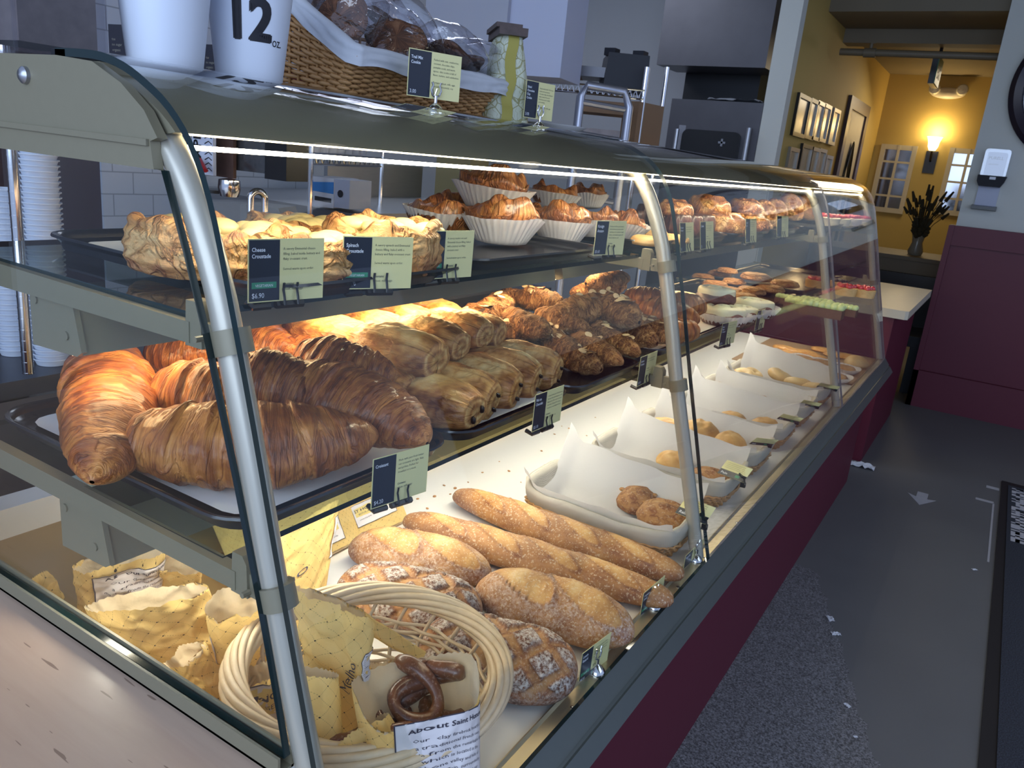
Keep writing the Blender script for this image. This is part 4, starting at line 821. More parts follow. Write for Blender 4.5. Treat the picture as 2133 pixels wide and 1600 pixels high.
bag((620, 1222), (768, 1282), .04, (705, 1560), -.17, .035, 'tall yellow bag rising to a point at the left rim of the round basket', ('about', (.045, .075, .05, .16), [('Melho', .02, .10, .020, 1.3)]), seed=11, wr=.9)
bag((425, 1268), (565, 1245), -.04, (520, 1425), -.19, .05, 'upright yellow bag just left of the corner post foot', ('about', (-.055, -.035, .03, .11)), seed=15)
bag((185, 1282), (428, 1212), -.06, (400, 1410), -.19, .075, 'wide-mouthed yellow bag showing its pale lining at the lower left', ('crest', (.08, .12, .02, .07)), seed=19)
bag((150, 1178), (345, 1150), -.07, (250, 1300), -.195, .05, 'crumpled yellow bag with a text label under the lower light bar cap', ('about', (-.02, .07, .03, .12)), seed=23, wr=1.3)
bag((330, 1165), (425, 1180), -.08, (370, 1262), -.19, .03, 'greyish translucent bag corner behind the wide-mouthed bag', None, seed=27)
bag((545, 1150), (705, 1035), -.075, (600, 1330), -.19, .03, 'large flat yellow bag right of the corner post with flowing script', ('about', (.075, .10, .09, .17), [('Metho', -.05, .10, .022, .1)]), seed=31, wr=.7)
bag((440, 1090), (705, 985), -.155, (640, 1180), -.195, .018, 'yellow bag with a white crest label lying under the croissant tray', ('crest', (-.03, .075, .02, .10)), seed=35, wr=.35)
bag((690, 990), (800, 950), -.165, (800, 1105), -.196, .014, 'flat yellow bag with a crest label beside the croissant card', ('crest', (-.05, .035, .04, .12)), seed=39, wr=.3)
bag((62, 1222), (100, 1195), -.15, (125, 1270), -.197, .03, 'small yellow bag tip poking up at the far left of the deck', None, seed=43)
bag((462, 1420), (575, 1400), -.095, (545, 1560), -.195, .05, 'bag with a white crest label lying low left of the round basket', ('crest', (-.05, .045, .03, .10)), seed=47)
bag((362, 1400), (412, 1332), -.10, (470, 1470), -.19, .03, 'narrow folded yellow bag lying against the near pane', None, seed=51)
bag((690, 1560), (800, 1490), -.07, (900, 1720), -.19, .07, 'yellow bag with a dark glazed pretzel in front of the pretzel bag', None, seed=55)
bag((722, 1292), (742, 1268), -.02, (880, 1370), -.09, .018, 'thin twisted yellow bag corner across the round basket', None, seed=59, wr=.5)
bag((770, 1405), (830, 1380), -.06, (790, 1560), -.18, .03, 'folded yellow bag flap between the two front bags', None, seed=63)
# pretzels in the open bag
def pretzel(c, z, s, yaw, tilt, lab):
    p = at(*c, z=z); m = MB(); P = []
    for j in range(64):
        t = 2 * PI * j / 64; P.append((.030 * math.sin(2 * t) * (1.1 + .3 * math.cos(t)), .034 * math.cos(t) - .010 * math.cos(2 * t), .006 * math.sin(3 * t)))
    m.tube(P, [.0095 + .002 * math.sin(j * .4) for j in range(64)], 10, closed=True); me = m.mesh('pretzel', M['pretzel'], angle=180)
    place('pretzel', me, p, yaw, 0, tilt, (s, s, s), lab, 'pretzel', 'glazed pretzels in the bags')
pretzel((880, 1428), -.055, 1.0, .3, .5, 'glazed brown pretzel on top in the open front bag')
pretzel((905, 1448), -.080, 1.0, 1.6, .2, 'second glazed pretzel under the top one in the open bag')
pretzel((812, 1462), -.080, .7, 1.0, .3, 'small pretzel loop at the left in the open front bag')
pretzel((775, 1590), -.085, 1.15, .8, .3, 'dark glazed pretzel at the bottom edge of the view')
pretzel((690, 1388), -.065, .55, .8, .9, 'orange pretzel loop peeking from the tall pointed bag')
# ================================================================== price cards
def wcard(BL, BR, TL, x=None, W=.088, z=None, H=None):
    a = at(*BL, x=x) if x is not None else at(*BL, z=z); r = ray(*BR); o = CP - a; A = r.x ** 2 + r.y ** 2; Bq = o.x * r.x + o.y * r.y; Cq = o.x ** 2 + o.y ** 2 - W * W; D = Bq * Bq - A * Cq
    t0 = -Bq / A
    if D > 0: t1 = (-Bq - math.sqrt(D)) / A; t2 = (-Bq + math.sqrt(D)) / A; c1, c2 = CP + r * t1, CP + r * t2; b = c2 if abs(c2.z - a.z) < abs(c1.z - a.z) else c1
    else: b = CP + r * t0
    b.z = a.z; b = a + (b - a).normalized() * W
    rt = ray(*TL); k = (a - CP).xy.length / rt.xy.length; h = (CP + rt * k).z - a.z; return a, b, a + Vector((0, 0, h if H is None else H))
def card(P, title, price, body, lab, veg=None, holder='clip', foot=None, split=.40, grp='price cards clipped along the shelves'):
    a, b, c = P; ex = (b - a); ez = (c - a); W, H = ex.length, ez.length; ex.normalize(); ez.normalize(); nrm = ex.cross(ez).normalized(); 
    f = lambda u, v, o=0.0: a + ex * u + ez * v + nrm * o
    o = thing('price_card', lab, 'price card', a, grp); m = MB()
    def pl(u0, v0, u1, v1, off, mi): m.add([f(u0, v0, off), f(u1, v0, off), f(u1, v1, off), f(u0, v1, off)], [(0, 1, 2, 3)], mi)
    vs = [f(u, v, q) for q in (-.0005, .0) for u, v in ((0, 0), (W, 0), (W, H), (0, H))]; m.add(vs, [(3, 2, 1, 0), (4, 5, 6, 7), (0, 1, 5, 4), (1, 2, 6, 5), (2, 3, 7, 6), (3, 0, 4, 7)], 1)
    pl(.0012, .0012, W * split, H - .0012, .0002, 0)
    s0 = min(H * .115, W * split / 7.2 * (7.0 / max(7, max(len(t) for t in title)))) * 1.5; y = H * .80
    for t in title: text_on(m, lambda u, v: f(u, v, .0004), t, W * .045, y, s0, 2, bold=True, narrow=.86); y -= s0 * 1.12
    if veg: pl(W * .045, H * .22, W * split - W * .04, H * .32, .0003, 4); text_on(m, lambda u, v: f(u, v, .0005), veg, W * (split + .005) / 2, H * .245, H * .062, 2, align='CENTER', narrow=.85)
    if price: text_on(m, lambda u, v: f(u, v, .0004), price, W * .045, H * .07, H * .115, 2, narrow=.85)
    y = H * .82; s1 = W * .043
    for t in body:
        if t: text_on(m, lambda u, v: f(u, v, .0004), t, W * (split + .045), y, s1, 3, res=1, narrow=.92, bold=t.endswith(':'))
        y -= s1 * 1.35
    m.put('card', [M['navy'], M['lime'], M['ink_white'], M['ink_soft'], M['green']], o, smooth=False)
    k = MB()
    if holder == 'clip':
        for u in (.44, .62):
            P_ = [f(W * u, -.002, .0), f(W * u, -.003, .006), f(W * u, .004, .0045), f(W * u, .012, .0022), f(W * u, .019, .0035)]; k.tube(P_, .0016, 6, sy=.6)
        q = f(W * .53, -.004, -.002); k.tube([f(W * .36, -.004, -.001), f(W * .72, -.004, .0)], .0042, 6); k.tube([f(W * .30, -.005, -.002), f(W * .10, -.006, -.004), f(W * .10, -.003, -.016)], .0035, 6)
        k.put('clip_holder', M['black'], o)
    elif holder == 'dome':
        bz = foot[2]; c0 = f(W * .52, 0, .004); c0.z = bz
        k.lathe(c0, [(0, 0), (.0155, 0), (.0155, .002), (.0135, .006), (.009, .0115), (.0045, .0145), (.0028, .016), (.0028, .026), (0, .026)], 24)
        top = Vector((c0.x, c0.y, bz + .024)); e2 = Vector((ex.x, ex.y, 0)).normalized()
        for s_ in (-1, 1):
            k.tube([top, top + e2 * s_ * .006 + Vector((0, 0, .003)), top + e2 * s_ * .0085 + Vector((0, 0, .010)), top + e2 * s_ * .0055 + Vector((0, 0, .017)), top + e2 * s_ * .0075 + Vector((0, 0, .0215))], .0016, 8)
            k.tube([top - nrm * .005, top - nrm * .004 + e2 * s_ * .004 + Vector((0, 0, .013))], .0013, 6)
        k.put('chrome_stand', M['chrome'], o)
    return o
XU, XLo = -.150, -.104
V_ = 'VEGETARIAN'
card(wcard((516, 632), (672, 617), (522, 498), XU), ['Cheese', 'Croustade'], '$6.90', ['A savory Emmental cheese', 'filling, baked inside buttery and', 'flaky croissant crust.', '', 'Served warm upon order.', '', '', 'Contains:', 'wheat, milk, eggs'], 'price card for the cheese croustade, nearest the corner post', V_)
card(wcard((711, 603), (855, 603), (713, 491), XU), ['Spinach', 'Croustade'], '$6.90', ['A savory spinach and Emmental', 'cheese filling, baked with a', 'buttery and flaky croissant crust.', '', 'Served warm upon order.', '', '', 'Contains:', 'wheat, milk, eggs'], 'price card for the spinach croustade', V_)
card(wcard((880, 583), (981, 575), (881, 480), XU), ['Mushroom', 'Croustade'], '$6.90', ['A savory mushroom and', 'Emmental cheese filling, baked', 'with a buttery and flaky', 'croissant crust.', '', 'Served warm upon order.', '', 'Contains:', 'wheat, milk, eggs'], 'price card for the mushroom croustade', V_)
card(wcard((1235, 532), (1297, 527), (1240, 459), XU), ['Kouign', 'Amann'], '$5.60', ['Pronounced like queen-aman,', 'rich and buttery pastry made', 'with layers of croissant dough,', 'butter, caramelized sugar and', 'finished with sea salt.', '', 'Contains:', 'wheat, milk, eggs'], 'price card for the kouign amann at five sixty')
def tilt(P, d):                                     # lean a card back by a distance at its top
    a, b, c = P; n_ = (b - a).cross(c - a).normalized(); return a, b, a + ((c - a) - n_ * d).normalized() * (c - a).length
for (q, tt, pr, lab) in ((((1417, 526), (1446, 519), (1409, 470)), ['Financier', 'Almond'], '$2', 'leaning price card with a blue tag just right of the second post'), (((1459, 520), (1487, 514), (1450, 465)), ['Canele'], '$3', 'second leaning price card right of the second post, before the ribbed cakes'),
        (((1553, 506), (1576, 502), (1546, 461)), ['Apple', 'Bun'], '$4', 'leaning price card under the browned swirl buns'), (((1618, 494), (1642, 492), (1611, 456)), ['Danish'], '$5', 'leaning price card before the oval glazed danishes')):
    card(tilt(wcard(*q, x=XU, H=.066), .012), tt, pr, ['Baked each morning with', 'butter and almond flour', 'and a touch of vanilla.', '', '', 'Contains:', 'wheat, milk, eggs'], lab)
card(wcard((772, 1062), (888, 1016), (778, 957), XLo + .012), ['Croissant'], '$4.20', ['Made with pure fresh butter', 'our croissants are light, flaky', 'and golden. Perfect for', 'breakfast or a snack.', '', '', 'Contains:', 'wheat, milk, eggs'], 'price card for the croissant at four twenty')
card(wcard((1107, 901), (1168, 862), (1108, 822), XLo + .01), ['Pain au', 'Chocolat'], '$5.10', ['Crafted with pure French butter, our', 'Pain au Chocolat features a rich', 'flaky pastry filled with decadent', 'chocolate. Perfect for a sweet', 'breakfast or an indulgent treat.', '', 'Contains:', 'wheat, milk, eggs, soy'], 'price card for the pain au chocolat at five ten')
card(wcard((1326, 806), (1361, 790), (1333, 745), XLo + .008, H=.062), ['Almond', 'Croissant'], '$5.40', ['Twice baked croissant with', 'almond cream and flakes', '', '', 'Contains:', 'wheat, milk, nuts'], 'price card for the almond croissant beside the second post')
card(wcard((1497, 722), (1527, 720), (1482, 668), XLo + .012, H=.060), ['Bacon', 'Maple', 'Croissant'], '$7.50', ['Croissant with bacon, maple', 'syrup and cream glaze.', '', '', 'Contains:', 'wheat, milk, eggs'], 'price card before the iced rolls, right of the second post')
card(wcard((1571, 690), (1590, 684), (1583, 645), XLo + .012, H=.060), ['Iced', 'Roll'], '$5', ['Soft roll with icing', '', '', 'Contains:', 'wheat, milk, eggs'], 'nearly edge-on price card at the end of the iced roll tray')
ZR = -.2003
for q, tt, pr, vg, bd, lab in ((((1204, 1428), (1264, 1380), (1193, 1358)), ['Levain', 'Batard'], '$8.50', 'VEGAN', ['Football shaped whole wheat', 'bread made with whole wheat', 'flour and our natural French', 'starter.', '', '', 'Contains:', 'wheat'], 'price card for the levain batard on the front ledge'),
        (((1332, 1290), (1377, 1250), (1321, 1232)), ['Campagne', '(Small)'], '$7.45', 'VEGAN', ['Traditional, crisp country', 'bread with a golden crust and', 'airy crumb. Made with levain', 'and baked in a stone hearth', 'oven.', '', 'Contains:', 'wheat'], 'price card for the small campagne on the front ledge'),
        (((1420, 1205), (1460, 1165), (1414, 1155)), ['Baguette'], '$4.10', 'VEGAN', ['A classic thin, crusty French', 'loaf with a soft interior.', '', '', '', 'Contains:', 'wheat'], 'price card for the baguette on the front ledge')):
    P = wcard(*q, x=.062, W=.082); b_ = at(*q[1], z=P[0].z); P = (P[0], b_, P[2]); card(P, tt, pr, bd, lab, vg, 'dome', (0, 0, ZR), .38, 'price cards in chrome stands')
for q, tt, lab, x in ((((847, 198), (955, 219), (855, 99)), 0, 'price card for the trail mix cookie in a chrome stand on top of the case', -.335), (((1090, 244), (1149, 252), (1093, 165)), 1, 'price card for the salted chocolate chip cookie on top of the case', -.335)):
    P = wcard(*q, x=x, W=.092 if tt == 0 else .082)
    card(P, [['Trail Mix', 'Cookie'], ['Salted', 'Chocolate', 'Chip', 'Cookie']][tt], '3.00', [['Packed with oats, cranberries,', 'coconut, chocolate chips,', 'pumpkin seeds, and warm', 'spices - this cookie is full of', 'flavor, texture, and satisfaction.', '', 'Contains: wheat, milk, eggs,', 'tree nuts (coconuts), soy'], ['Hand-crafted with 100% fresh', 'butter and semi-sweet', 'chocolate chips, then finished', 'with a touch of sea salt.', 'Perfectly sweet to satisfy', 'your cravings.', '', 'Contains: wheat, milk, eggs,', 'soy']][tt], lab, None, 'dome', (0, 0, .6258), .42, 'price cards in chrome stands')
# cards lying back on the lined baskets
for k, (a, b, c, tt, lab) in enumerate([((1406, 1068), (1468, 1092), (1430, 1035), 'Raisin', 'yellow and black card leaning back on the front end of the first lined basket'), ((1494, 985), (1548, 1005), (1515, 958), 'Pain', 'yellow and black card leaning back on the second lined basket'), ((1560, 925), (1605, 930), (1577, 912), 'Petit', 'card lying back on the third lined basket'), ((1618, 872), (1660, 882), (1632, 862), 'Roll', 'card lying back on the fourth lined basket'), ((1665, 842), (1702, 850), (1675, 833), 'Seeded', 'card lying back on the fifth lined basket'), ((1700, 806), (1740, 814), (1710, 798), 'Bagel', 'card lying back beside the bagels by the third post')]):
    A, B, C_ = at(*a, z=-.118), at(*b, z=-.122), at(*c, z=-.094); o = thing('basket_card', lab, 'price card', A, 'cards on the lined baskets'); ex, ez = B - A, C_ - A; n_ = ex.cross(ez).normalized()
    W, H = ex.length, ez.length; e1, e2 = ex.normalized(), ez.normalized(); f = lambda u, v, q=0.: A + e1 * u + e2 * v + n_ * q; m = MB()
    for (u0, v0, u1, v1, q, mi) in ((0, 0, W, H, 0, 1), (0, 0, W, H, -.0006, 1), (0, 0, W, H * .38, .0003, 0), (W * .62, H * .10, W * .78, H * .27, .0005, 3)): m.add([f(u0, v0, q), f(u1, v0, q), f(u1, v1, q), f(u0, v1, q)], [(0, 1, 2, 3)], mi)
    text_on(m, lambda u, v: f(u, v, .0006), tt, W * .08, H * .10, H * .20, 2, bold=True)
    for j in range(4): text_on(m, lambda u, v: f(u, v, .0006), 'soft round roll baked daily', W * .1, H * (.84 - j * .11), H * .085, 4, res=1)
    m.put('card', [M['navy'], M['lime'], M['ink_white'], M['green'], M['ink_soft']], o, smooth=False)
    q = MB(); q.tube([f(W * .7, H * .4, .003), f(W * .95, H * .25, .002), f(W * 1.1, -.004, -.004)], .0022, 6); q.box((-.006, -.004, -.008), (.006, .004, .004), M4=T(f(W * 1.0, 0, -.006))); q.put('clip_holder', M['black'], o)
# ================================================================== second and third section, upper shelf
tray(-.56, -.18, 1.16, 1.72, ZU, 'black tray of ribbed cakes and round almond cakes right of the second post'); tray(-.56, -.18, 1.76, 2.14, ZU, 'black tray under the browned swirl buns'); tray(-.56, -.18, 2.18, 2.56, ZU, 'black tray under the oval glazed danishes'); tray(-.56, -.16, 2.68, 3.3, ZU, 'tray under the red-topped cakes in the end section')
CN = [bun_mesh(.030, .046, s, 'choc', flutes=14, dome=.25, dimp=.25, name='ribbed_cake', rough=.03) for s in (1, 4)]; FN = bun_mesh(.040, .022, 3, 'roll', dome=.4, name='almond_cake', rough=.04); MBm = [bun_mesh(.052, .046, s, 'kouign', swirl=2.2, dome=.5, name='swirl_bun', rough=.12) for s in (2, 7)]
def put_px(name, me, c, z, h, s, lab, cat, grp, yaw=0, pitch=0, roll=0, sq=1, xp=None):
    p = at(*c, z=z + h) if xp is None else at(*c, x=xp); p.z = z; return place(name, me, p, yaw, pitch, roll, (s * sq, s, s), lab, cat, grp)
gg = 'ribbed dark cakes'
for c, z, s, lab in [((1322, 455), 0, 1, 'ribbed dark cake at the back left, half hidden by the fluted cups'), ((1350, 452), 0, 1, 'ribbed dark cake second in the back row beside the post'), ((1378, 456), 0, 1, 'ribbed dark cake just behind the second post'), ((1345, 440), .02, .9, 'ribbed dark cake raised at the back behind the post'), ((1410, 474), 0, 1.25, 'big ribbed dark cake directly right of the second post'), ((1435, 474), 0, 1.2, 'ribbed dark cake behind the first two leaning cards'), ((1462, 472), 0, 1.2, 'ribbed dark cake at the right end of its row')]: put_px('ribbed_cake', CN[int(s > 1)], c, ZU + .009 + z, .02, s, lab, 'cake', gg)
for c, lab in [((1318, 480), 'round pale almond cake nearest the fluted cups'), ((1362, 484), 'round pale almond cake left of the second post'), ((1405, 497), 'flat pale almond cake low behind the second post'), ((1345, 500), 'flat pale almond cake at the front rim of its tray')]: put_px('almond_cake', FN, c, ZU + .009, .01, .9, lab, 'cake', 'round pale almond cakes')
for c, z, s, k, lab in [((1405, 440), .045, .95, 0, 'swirl bun on top at the left, above the ribbed cakes'), ((1475, 436), .045, 1.25, 1, 'large glossy swirl bun on top in the middle'), ((1548, 440), .045, 1.1, 0, 'swirl bun on top at the right with a rosette top'), ((1505, 476), 0, 1.35, 1, 'big flaky bun under the glossy swirl bun'), ((1560, 480), 0, 1.2, 0, 'shaded flaky bun behind the third leaning card'), ((1400, 428), .05, .7, 1, 'small dark swirl bun at the back left')]: put_px('swirl_bun', MBm[k], c, ZU + .009 + z, .02, s, lab, 'bun', 'browned swirl buns', xp=-.29 if z else -.235)
DM = bun_mesh(.048, .030, 5, 'kouign', swirl=1.6, dome=.6, name='glazed_danish', rough=.08, tone0=.62); 
for c, s, pt, yw, lab in [((1575, 425), 1.0, 1.1, .3, 'oval glazed danish standing at the left of its row'), ((1600, 430), 1.0, 1.0, .3, 'oval glazed danish leaning, second of its row'), ((1622, 432), 1.05, 1.0, .3, 'pinkish oval glazed danish, third of its row'), ((1650, 434), 1.25, 1.05, .3, 'largest oval glazed danish, with a dark filled slit'), ((1682, 436), 1.2, 1.1, .3, 'dull brown oval danish at the right end of its row'), ((1590, 460), .9, .3, .3, 'glazed danish lying flat below the leaning ones'), ((1615, 466), .9, .2, .3, 'small glazed danish lying flat before the leaning ones')]:
    p = at(*c, x=-.265 - .012 * s); p.z = ZU + (.062 * s if pt > .5 else .016); place('glazed_danish', DM, p - Vector((.008, 0, .004)), yw - .85, pt * .95, 0, (s * 1.05, s * 1.0, s * 1.0), lab, 'danish', 'oval glazed danishes')
M['redtop'] = flat('red_glaze', (0.55, 0.04, 0.05), 0.15, coat=.5, nz=.3, ns=50); M['spng'] = flat('pale_cream_cake', (0.75, 0.66, 0.50), 0.6, nz=.1, ns=30); M['lite'] = flat('pale_green_icing', (0.52, 0.58, 0.24), 0.35, bump=.3, ns=60); M['brn'] = flat('brown_sponge', (0.12, 0.05, 0.03), .6, nz=.3, ns=60)
def cakelet(c, z, s, lab, grp, tm, bm, shape=0, name='cake_slice', x=None):
    p = at(*c, z=z + .02) if x is None else at(*c, x=x); p.z = z; o = thing(name, lab, 'cake', p, grp); o.scale = (s, s, s); R_ = random.Random(int(c[0])); m = MB()
    if shape == 0: m.lathe((0, 0, 0), [(0, 0), (.030, 0), (.033, .022), (.030, .024), (0, .024)], 24)
    else: m.prism([(-.05, -.022), (.05, -.022), (.05, .022), (-.05, .022)], 'z', 0, .022)
    link('base', m.mesh('base', M[bm]), o, local=True); m = MB()
    for k in range(11 if shape == 0 else 14):
        x, y = ((.024 * math.cos(k * 2.4) * math.sqrt(k / 10), .024 * math.sin(k * 2.4) * math.sqrt(k / 10)) if shape == 0 else (-.042 + (k % 7) * .014, -.009 + (k // 7) * .018)); r = .0085 if shape == 0 else .0105
        m.grid(lambda u, v: Vector((x + r * math.sin(PI * u) * math.cos(6.283 * v), y + r * math.sin(PI * u) * math.sin(6.283 * v), .027 + r * .9 * math.cos(PI * u))), 6, 10, cv=True)
    link('topping', m.mesh('topping', M[tm], angle=180), o, local=True)
gr = 'red-topped cakes in the end section'
for c, s, lab in [((1728, 445), 1.5, 'red-topped cake just right of the third post on the upper shelf'), ((1752, 448), 1.4, 'red-topped cake second in the end section, upper shelf'), ((1775, 452), 1.4, 'red-topped cake third in the end section, upper shelf'), ((1798, 455), 1.3, 'red-topped cake behind the smeared far pane, upper shelf')]: cakelet(c, ZU + .009, s, lab, gr, 'redtop', 'spng', x=-.205 + (c[0] - 1728) * .0009)
# lower shelf
tray(-.52, -.14, 1.20, 2.08, ZL, 'black tray under the iced rolls in fluted cups'); tray(-.52, -.15, 2.12, 2.58, ZL, 'black tray under the glazed fruit tarts'); tray(-.52, -.15, 2.68, 3.5, ZL, 'tray of slices and berry tarts in the end section')
liner(-.50, -.16, 1.24, 2.02, ZL + .007, 'white paper under the iced rolls')
IR = bun_mesh(.052, .036, 4, 'choc', swirl=2.0, dome=.4, name='cinnamon_roll', tone0=.75); ICU = cup_mesh(.046, .062, .026, n=32, seed=3); icm = MB()
icm.grid(lambda u, v: Vector((.046 * min(1, u * 1.15) * math.cos(6.2832 * v) * (1 + .05 * math.cos(5 * 6.2832 * v)), .046 * min(1, u * 1.15) * math.sin(6.2832 * v), .038 + .0045 * math.sin(u * 16 - 6.2832 * v) * (1 - u) - (.016 * sm(u, .8, 1)))), 20, 40, cv=True); ICM = icm.mesh('icing', M['cream'], angle=180)
for c, z, s, cup, lab in [((1492, 612), .045, 1.15, 0, 'iced chocolate roll sitting on top of the others'), ((1425, 622), .01, 1.05, 0, 'iced roll at the left, part hidden by the croissant tip'), ((1508, 655), .0, 1.25, 1, 'iced roll in a fluted cup at the front left'), ((1570, 640), .004, 1.25, 1, 'iced roll in a fluted cup at the right end'), ((1545, 648), .0, 1.0, 1, 'iced roll wedged between the two front cups')]:
    p = at(*c, z=ZL + .009 + z + .025); p.z = ZL + .009 + z; o = thing('iced_roll', lab, 'iced roll', p, 'iced rolls in fluted cups'); o.scale = (s, s, s); link('roll', IR, o, local=True); link('icing', ICM, o, local=True)
    if cup: link('paper_cup', ICU, o, local=True)
TT = bun_mesh(.050, .018, 6, 'kouign', dome=.35, name='tart', rough=.05, tone0=.75); TG = bun_mesh(.042, .009, 2, 'croust', dome=.4, rough=.2, name='tart_filling', tone0=.45)
for k, (c, z, s, lab) in enumerate([((1465, 575), 0, .95, 'glazed tart at the far left of the tart tray'), ((1500, 568), .008, 1.0, 'glazed tart second from the left at the back'), ((1490, 590), 0, 1.0, 'glazed tart at the left, second row'), ((1530, 585), .01, .95, 'glazed tart in the middle of the tray'), ((1575, 576), .035, 1.2, 'tall round tart with orange glaze on top of the pile'), ((1520, 604), 0, 1.05, 'glazed tart at the near left above the iced rolls'), ((1565, 604), .006, 1.1, 'glazed tart below the tall round one'), ((1605, 600), .006, 1.1, 'glazed tart right of centre'), ((1635, 590), .012, 1.15, 'dark-edged tart at the right end with pale filling'), ((1515, 562), .028, .9, 'dull tart at the very back of the tray'), ((1550, 618), 0, 1.1, 'flaky tart with white glaze stripes at the front')]):
    p = at(*c, z=ZL + .009 + z + .012); p.z = ZL + .009 + z; o = thing('fruit_tart', lab, 'tart', p, 'glazed fruit tarts'); o.scale = (s, s, s); o.rotation_euler.z = k; link('crust', TT, o, local=True); f_ = link('filling', TG, o, local=True); f_.location = (0, 0, .012)
for c, s, tm, lab in [((1700, 588), 1.3, 'redtop', 'red berry tart left of the third post'), ((1762, 604), 1.3, 'redtop', 'red berry tart right of the third post'), ((1800, 608), 1.3, 'redtop', 'red berry tart nearest the end pane'), ((1748, 590), 1.1, 'chocbar', 'dark berry tart behind the third post')]: cakelet(c, ZL + .012, s, lab, 'berry tarts', tm, 'roll', name='berry_tart')
for c, s, lab in [((1672, 636), 1.1, 'pale green iced slice at the left by the shelf edge'), ((1700, 630), 1.0, 'pale green iced slice in the second row'), ((1712, 645), 1.3, 'large pale green iced slice beside the third post'), ((1752, 642), 1.0, 'pale green iced slice right of the third post'), ((1645, 622), .9, 'pale green iced slice seen through the glass shelf edge')]: cakelet(c, ZL + .012, s, lab, 'green iced slices', 'lite', 'brn', 1, name='iced_slice')
# far end of the deck
wt = flat('brown_board', (0.30, 0.19, 0.10), .5, nz=.2, ns=20, sc3=(20, 1, 1)); m = MB(); m.box((-.46, 3.02, ZD), (.054, 3.69, ZD + .004)); m.put('serving_board', wt, label='brown board at the far end of the deck under the little cakes', cat='board')
OR = pastry('orange_slice_cake', [(0, (.22, .05, .01)), (.5, (.62, .27, .05)), (1, (.85, .50, .15))], 6, 6, .4, .35, .3); CK = bun_mesh(.045, .018, 2, OR, dome=.3, name='orange_cake', tone0=.7)
for c, lab in [((1632, 723), 'orange glazed cake at the far left of the board'), ((1655, 730), 'orange glazed cake second in the back row'), ((1640, 735), 'orange glazed cake low at the left of the board'), ((1680, 733), 'orange glazed cake in the middle of the back row'), ((1712, 727), 'thick orange glazed cake on a dark block'), ((1700, 742), 'orange glazed cake in front of the thick one'), ((1738, 738), 'orange glazed cake right of the third post'), ((1762, 741), 'orange glazed cake beside the round yellow one')]: put_px('orange_cake', CK, c, ZD + .006, .01, .9, lab, 'cake', 'orange glazed cakes', sq=1.3)
put_px('round_cookie', bun_mesh(.055, .05, 3, 'bagel', dome=.8, name='round_cookie', rough=.02), (1785, 750), ZD + .005, .03, 1, 'round smooth yellow cookie standing at the end of the board', 'cookie', None)
SC = cup_mesh(.040, .055, .020, n=30, seed=8); TL_ = bun_mesh(.046, .020, 8, 'croust', dome=.5, rough=.15, name='small_tart', tone0=.5); TD = bun_mesh(.046, .020, 9, 'choc', dome=.5, rough=.15, name='small_tart', tone0=.8)
for c, me, lab in [((1640, 752), TL_, 'white-dusted tart in a fluted cup at the left of the board'), ((1712, 757), TL_, 'white-dusted tart in a fluted cup behind the third post'), ((1672, 748), TL_, 'white-dusted tart in a fluted cup in the second row'), ((1680, 778), TD, 'dark tart in a fluted cup at the near edge of the board'), ((1758, 768), TL_, 'golden tart in a fluted cup at the right of the board'), ((1740, 785), TL_, 'golden tart in a fluted cup nearest the front ledge')]:
    p = at(*c, z=ZD + .02); p.z = ZD + .005; o = thing('cupped_tart', lab, 'tart', p, 'small tarts in fluted cups'); o.scale = (1.25,) * 3; k = link('tart', me, o, local=True); k.location = (0, 0, .003); link('paper_cup', SC, o, local=True)
# ================================================================== things on top of the case
TZ = .6258
def cone_map(c, r0, r1, h, a0):                      # wraps flat lettering round a tapered cup
    return lambda u, v: Vector((c[0] + (r0 + (r1 - r0) * v / h + .0004) * math.cos(a0 + u / r1), c[1] + (r0 + (r1 - r0) * v / h + .0004) * math.sin(a0 + u / r1), c[2] + v))
def pcup(px, lab, letters=False):
    p = at(px, 165, x=-.405); p.z = TZ; o = thing('paper_cup', lab, 'cup', p, 'white paper cups on top of the case'); r0, r1, h = .0400, .0560, .150
    m = MB(); m.lathe((0, 0, 0), [(0, .004), (r0 - .002, .004), (r0 - .001, 0), (r0, .001)] + [(r0 + (r1 - r0) * k / 8, .001 + (h - .001) * k / 8) for k in range(1, 9)], 48); link('cup_body', m.mesh('cup_body', M['cupwhite'], angle=50), o, local=True)
    m = MB(); m.tube([(r1 * math.cos(2 * PI * k / 40), r1 * math.sin(2 * PI * k / 40), h) for k in range(40)], .0022, 6, closed=True); link('rolled_rim', m.mesh('rolled_rim', M['cupwhite'], angle=180), o, local=True)
    if letters:
        a0 = math.atan2(CP.y - p.y, CP.x - p.x); f = cone_map((0, 0, 0), r0, r1, h, a0); m = MB()
        [text_on(m, f, '12', -.036 + dx, .057 + dy, .066, bold=True, res=4, fine=3) for dx, dy in ((0, 0), (.002, .001), (.004, 0), (.002, -.001))]; text_on(m, f, 'oz.', .034, .052, .016, res=4, fine=1); link('lettering', m.mesh('lettering', M['ink'], smooth=False), o, local=True)
pcup(346, 'plain white paper cup standing on the case beside the clear bin'); pcup(520, 'white paper cup with a hand-inked size reading twelve ounces', True)
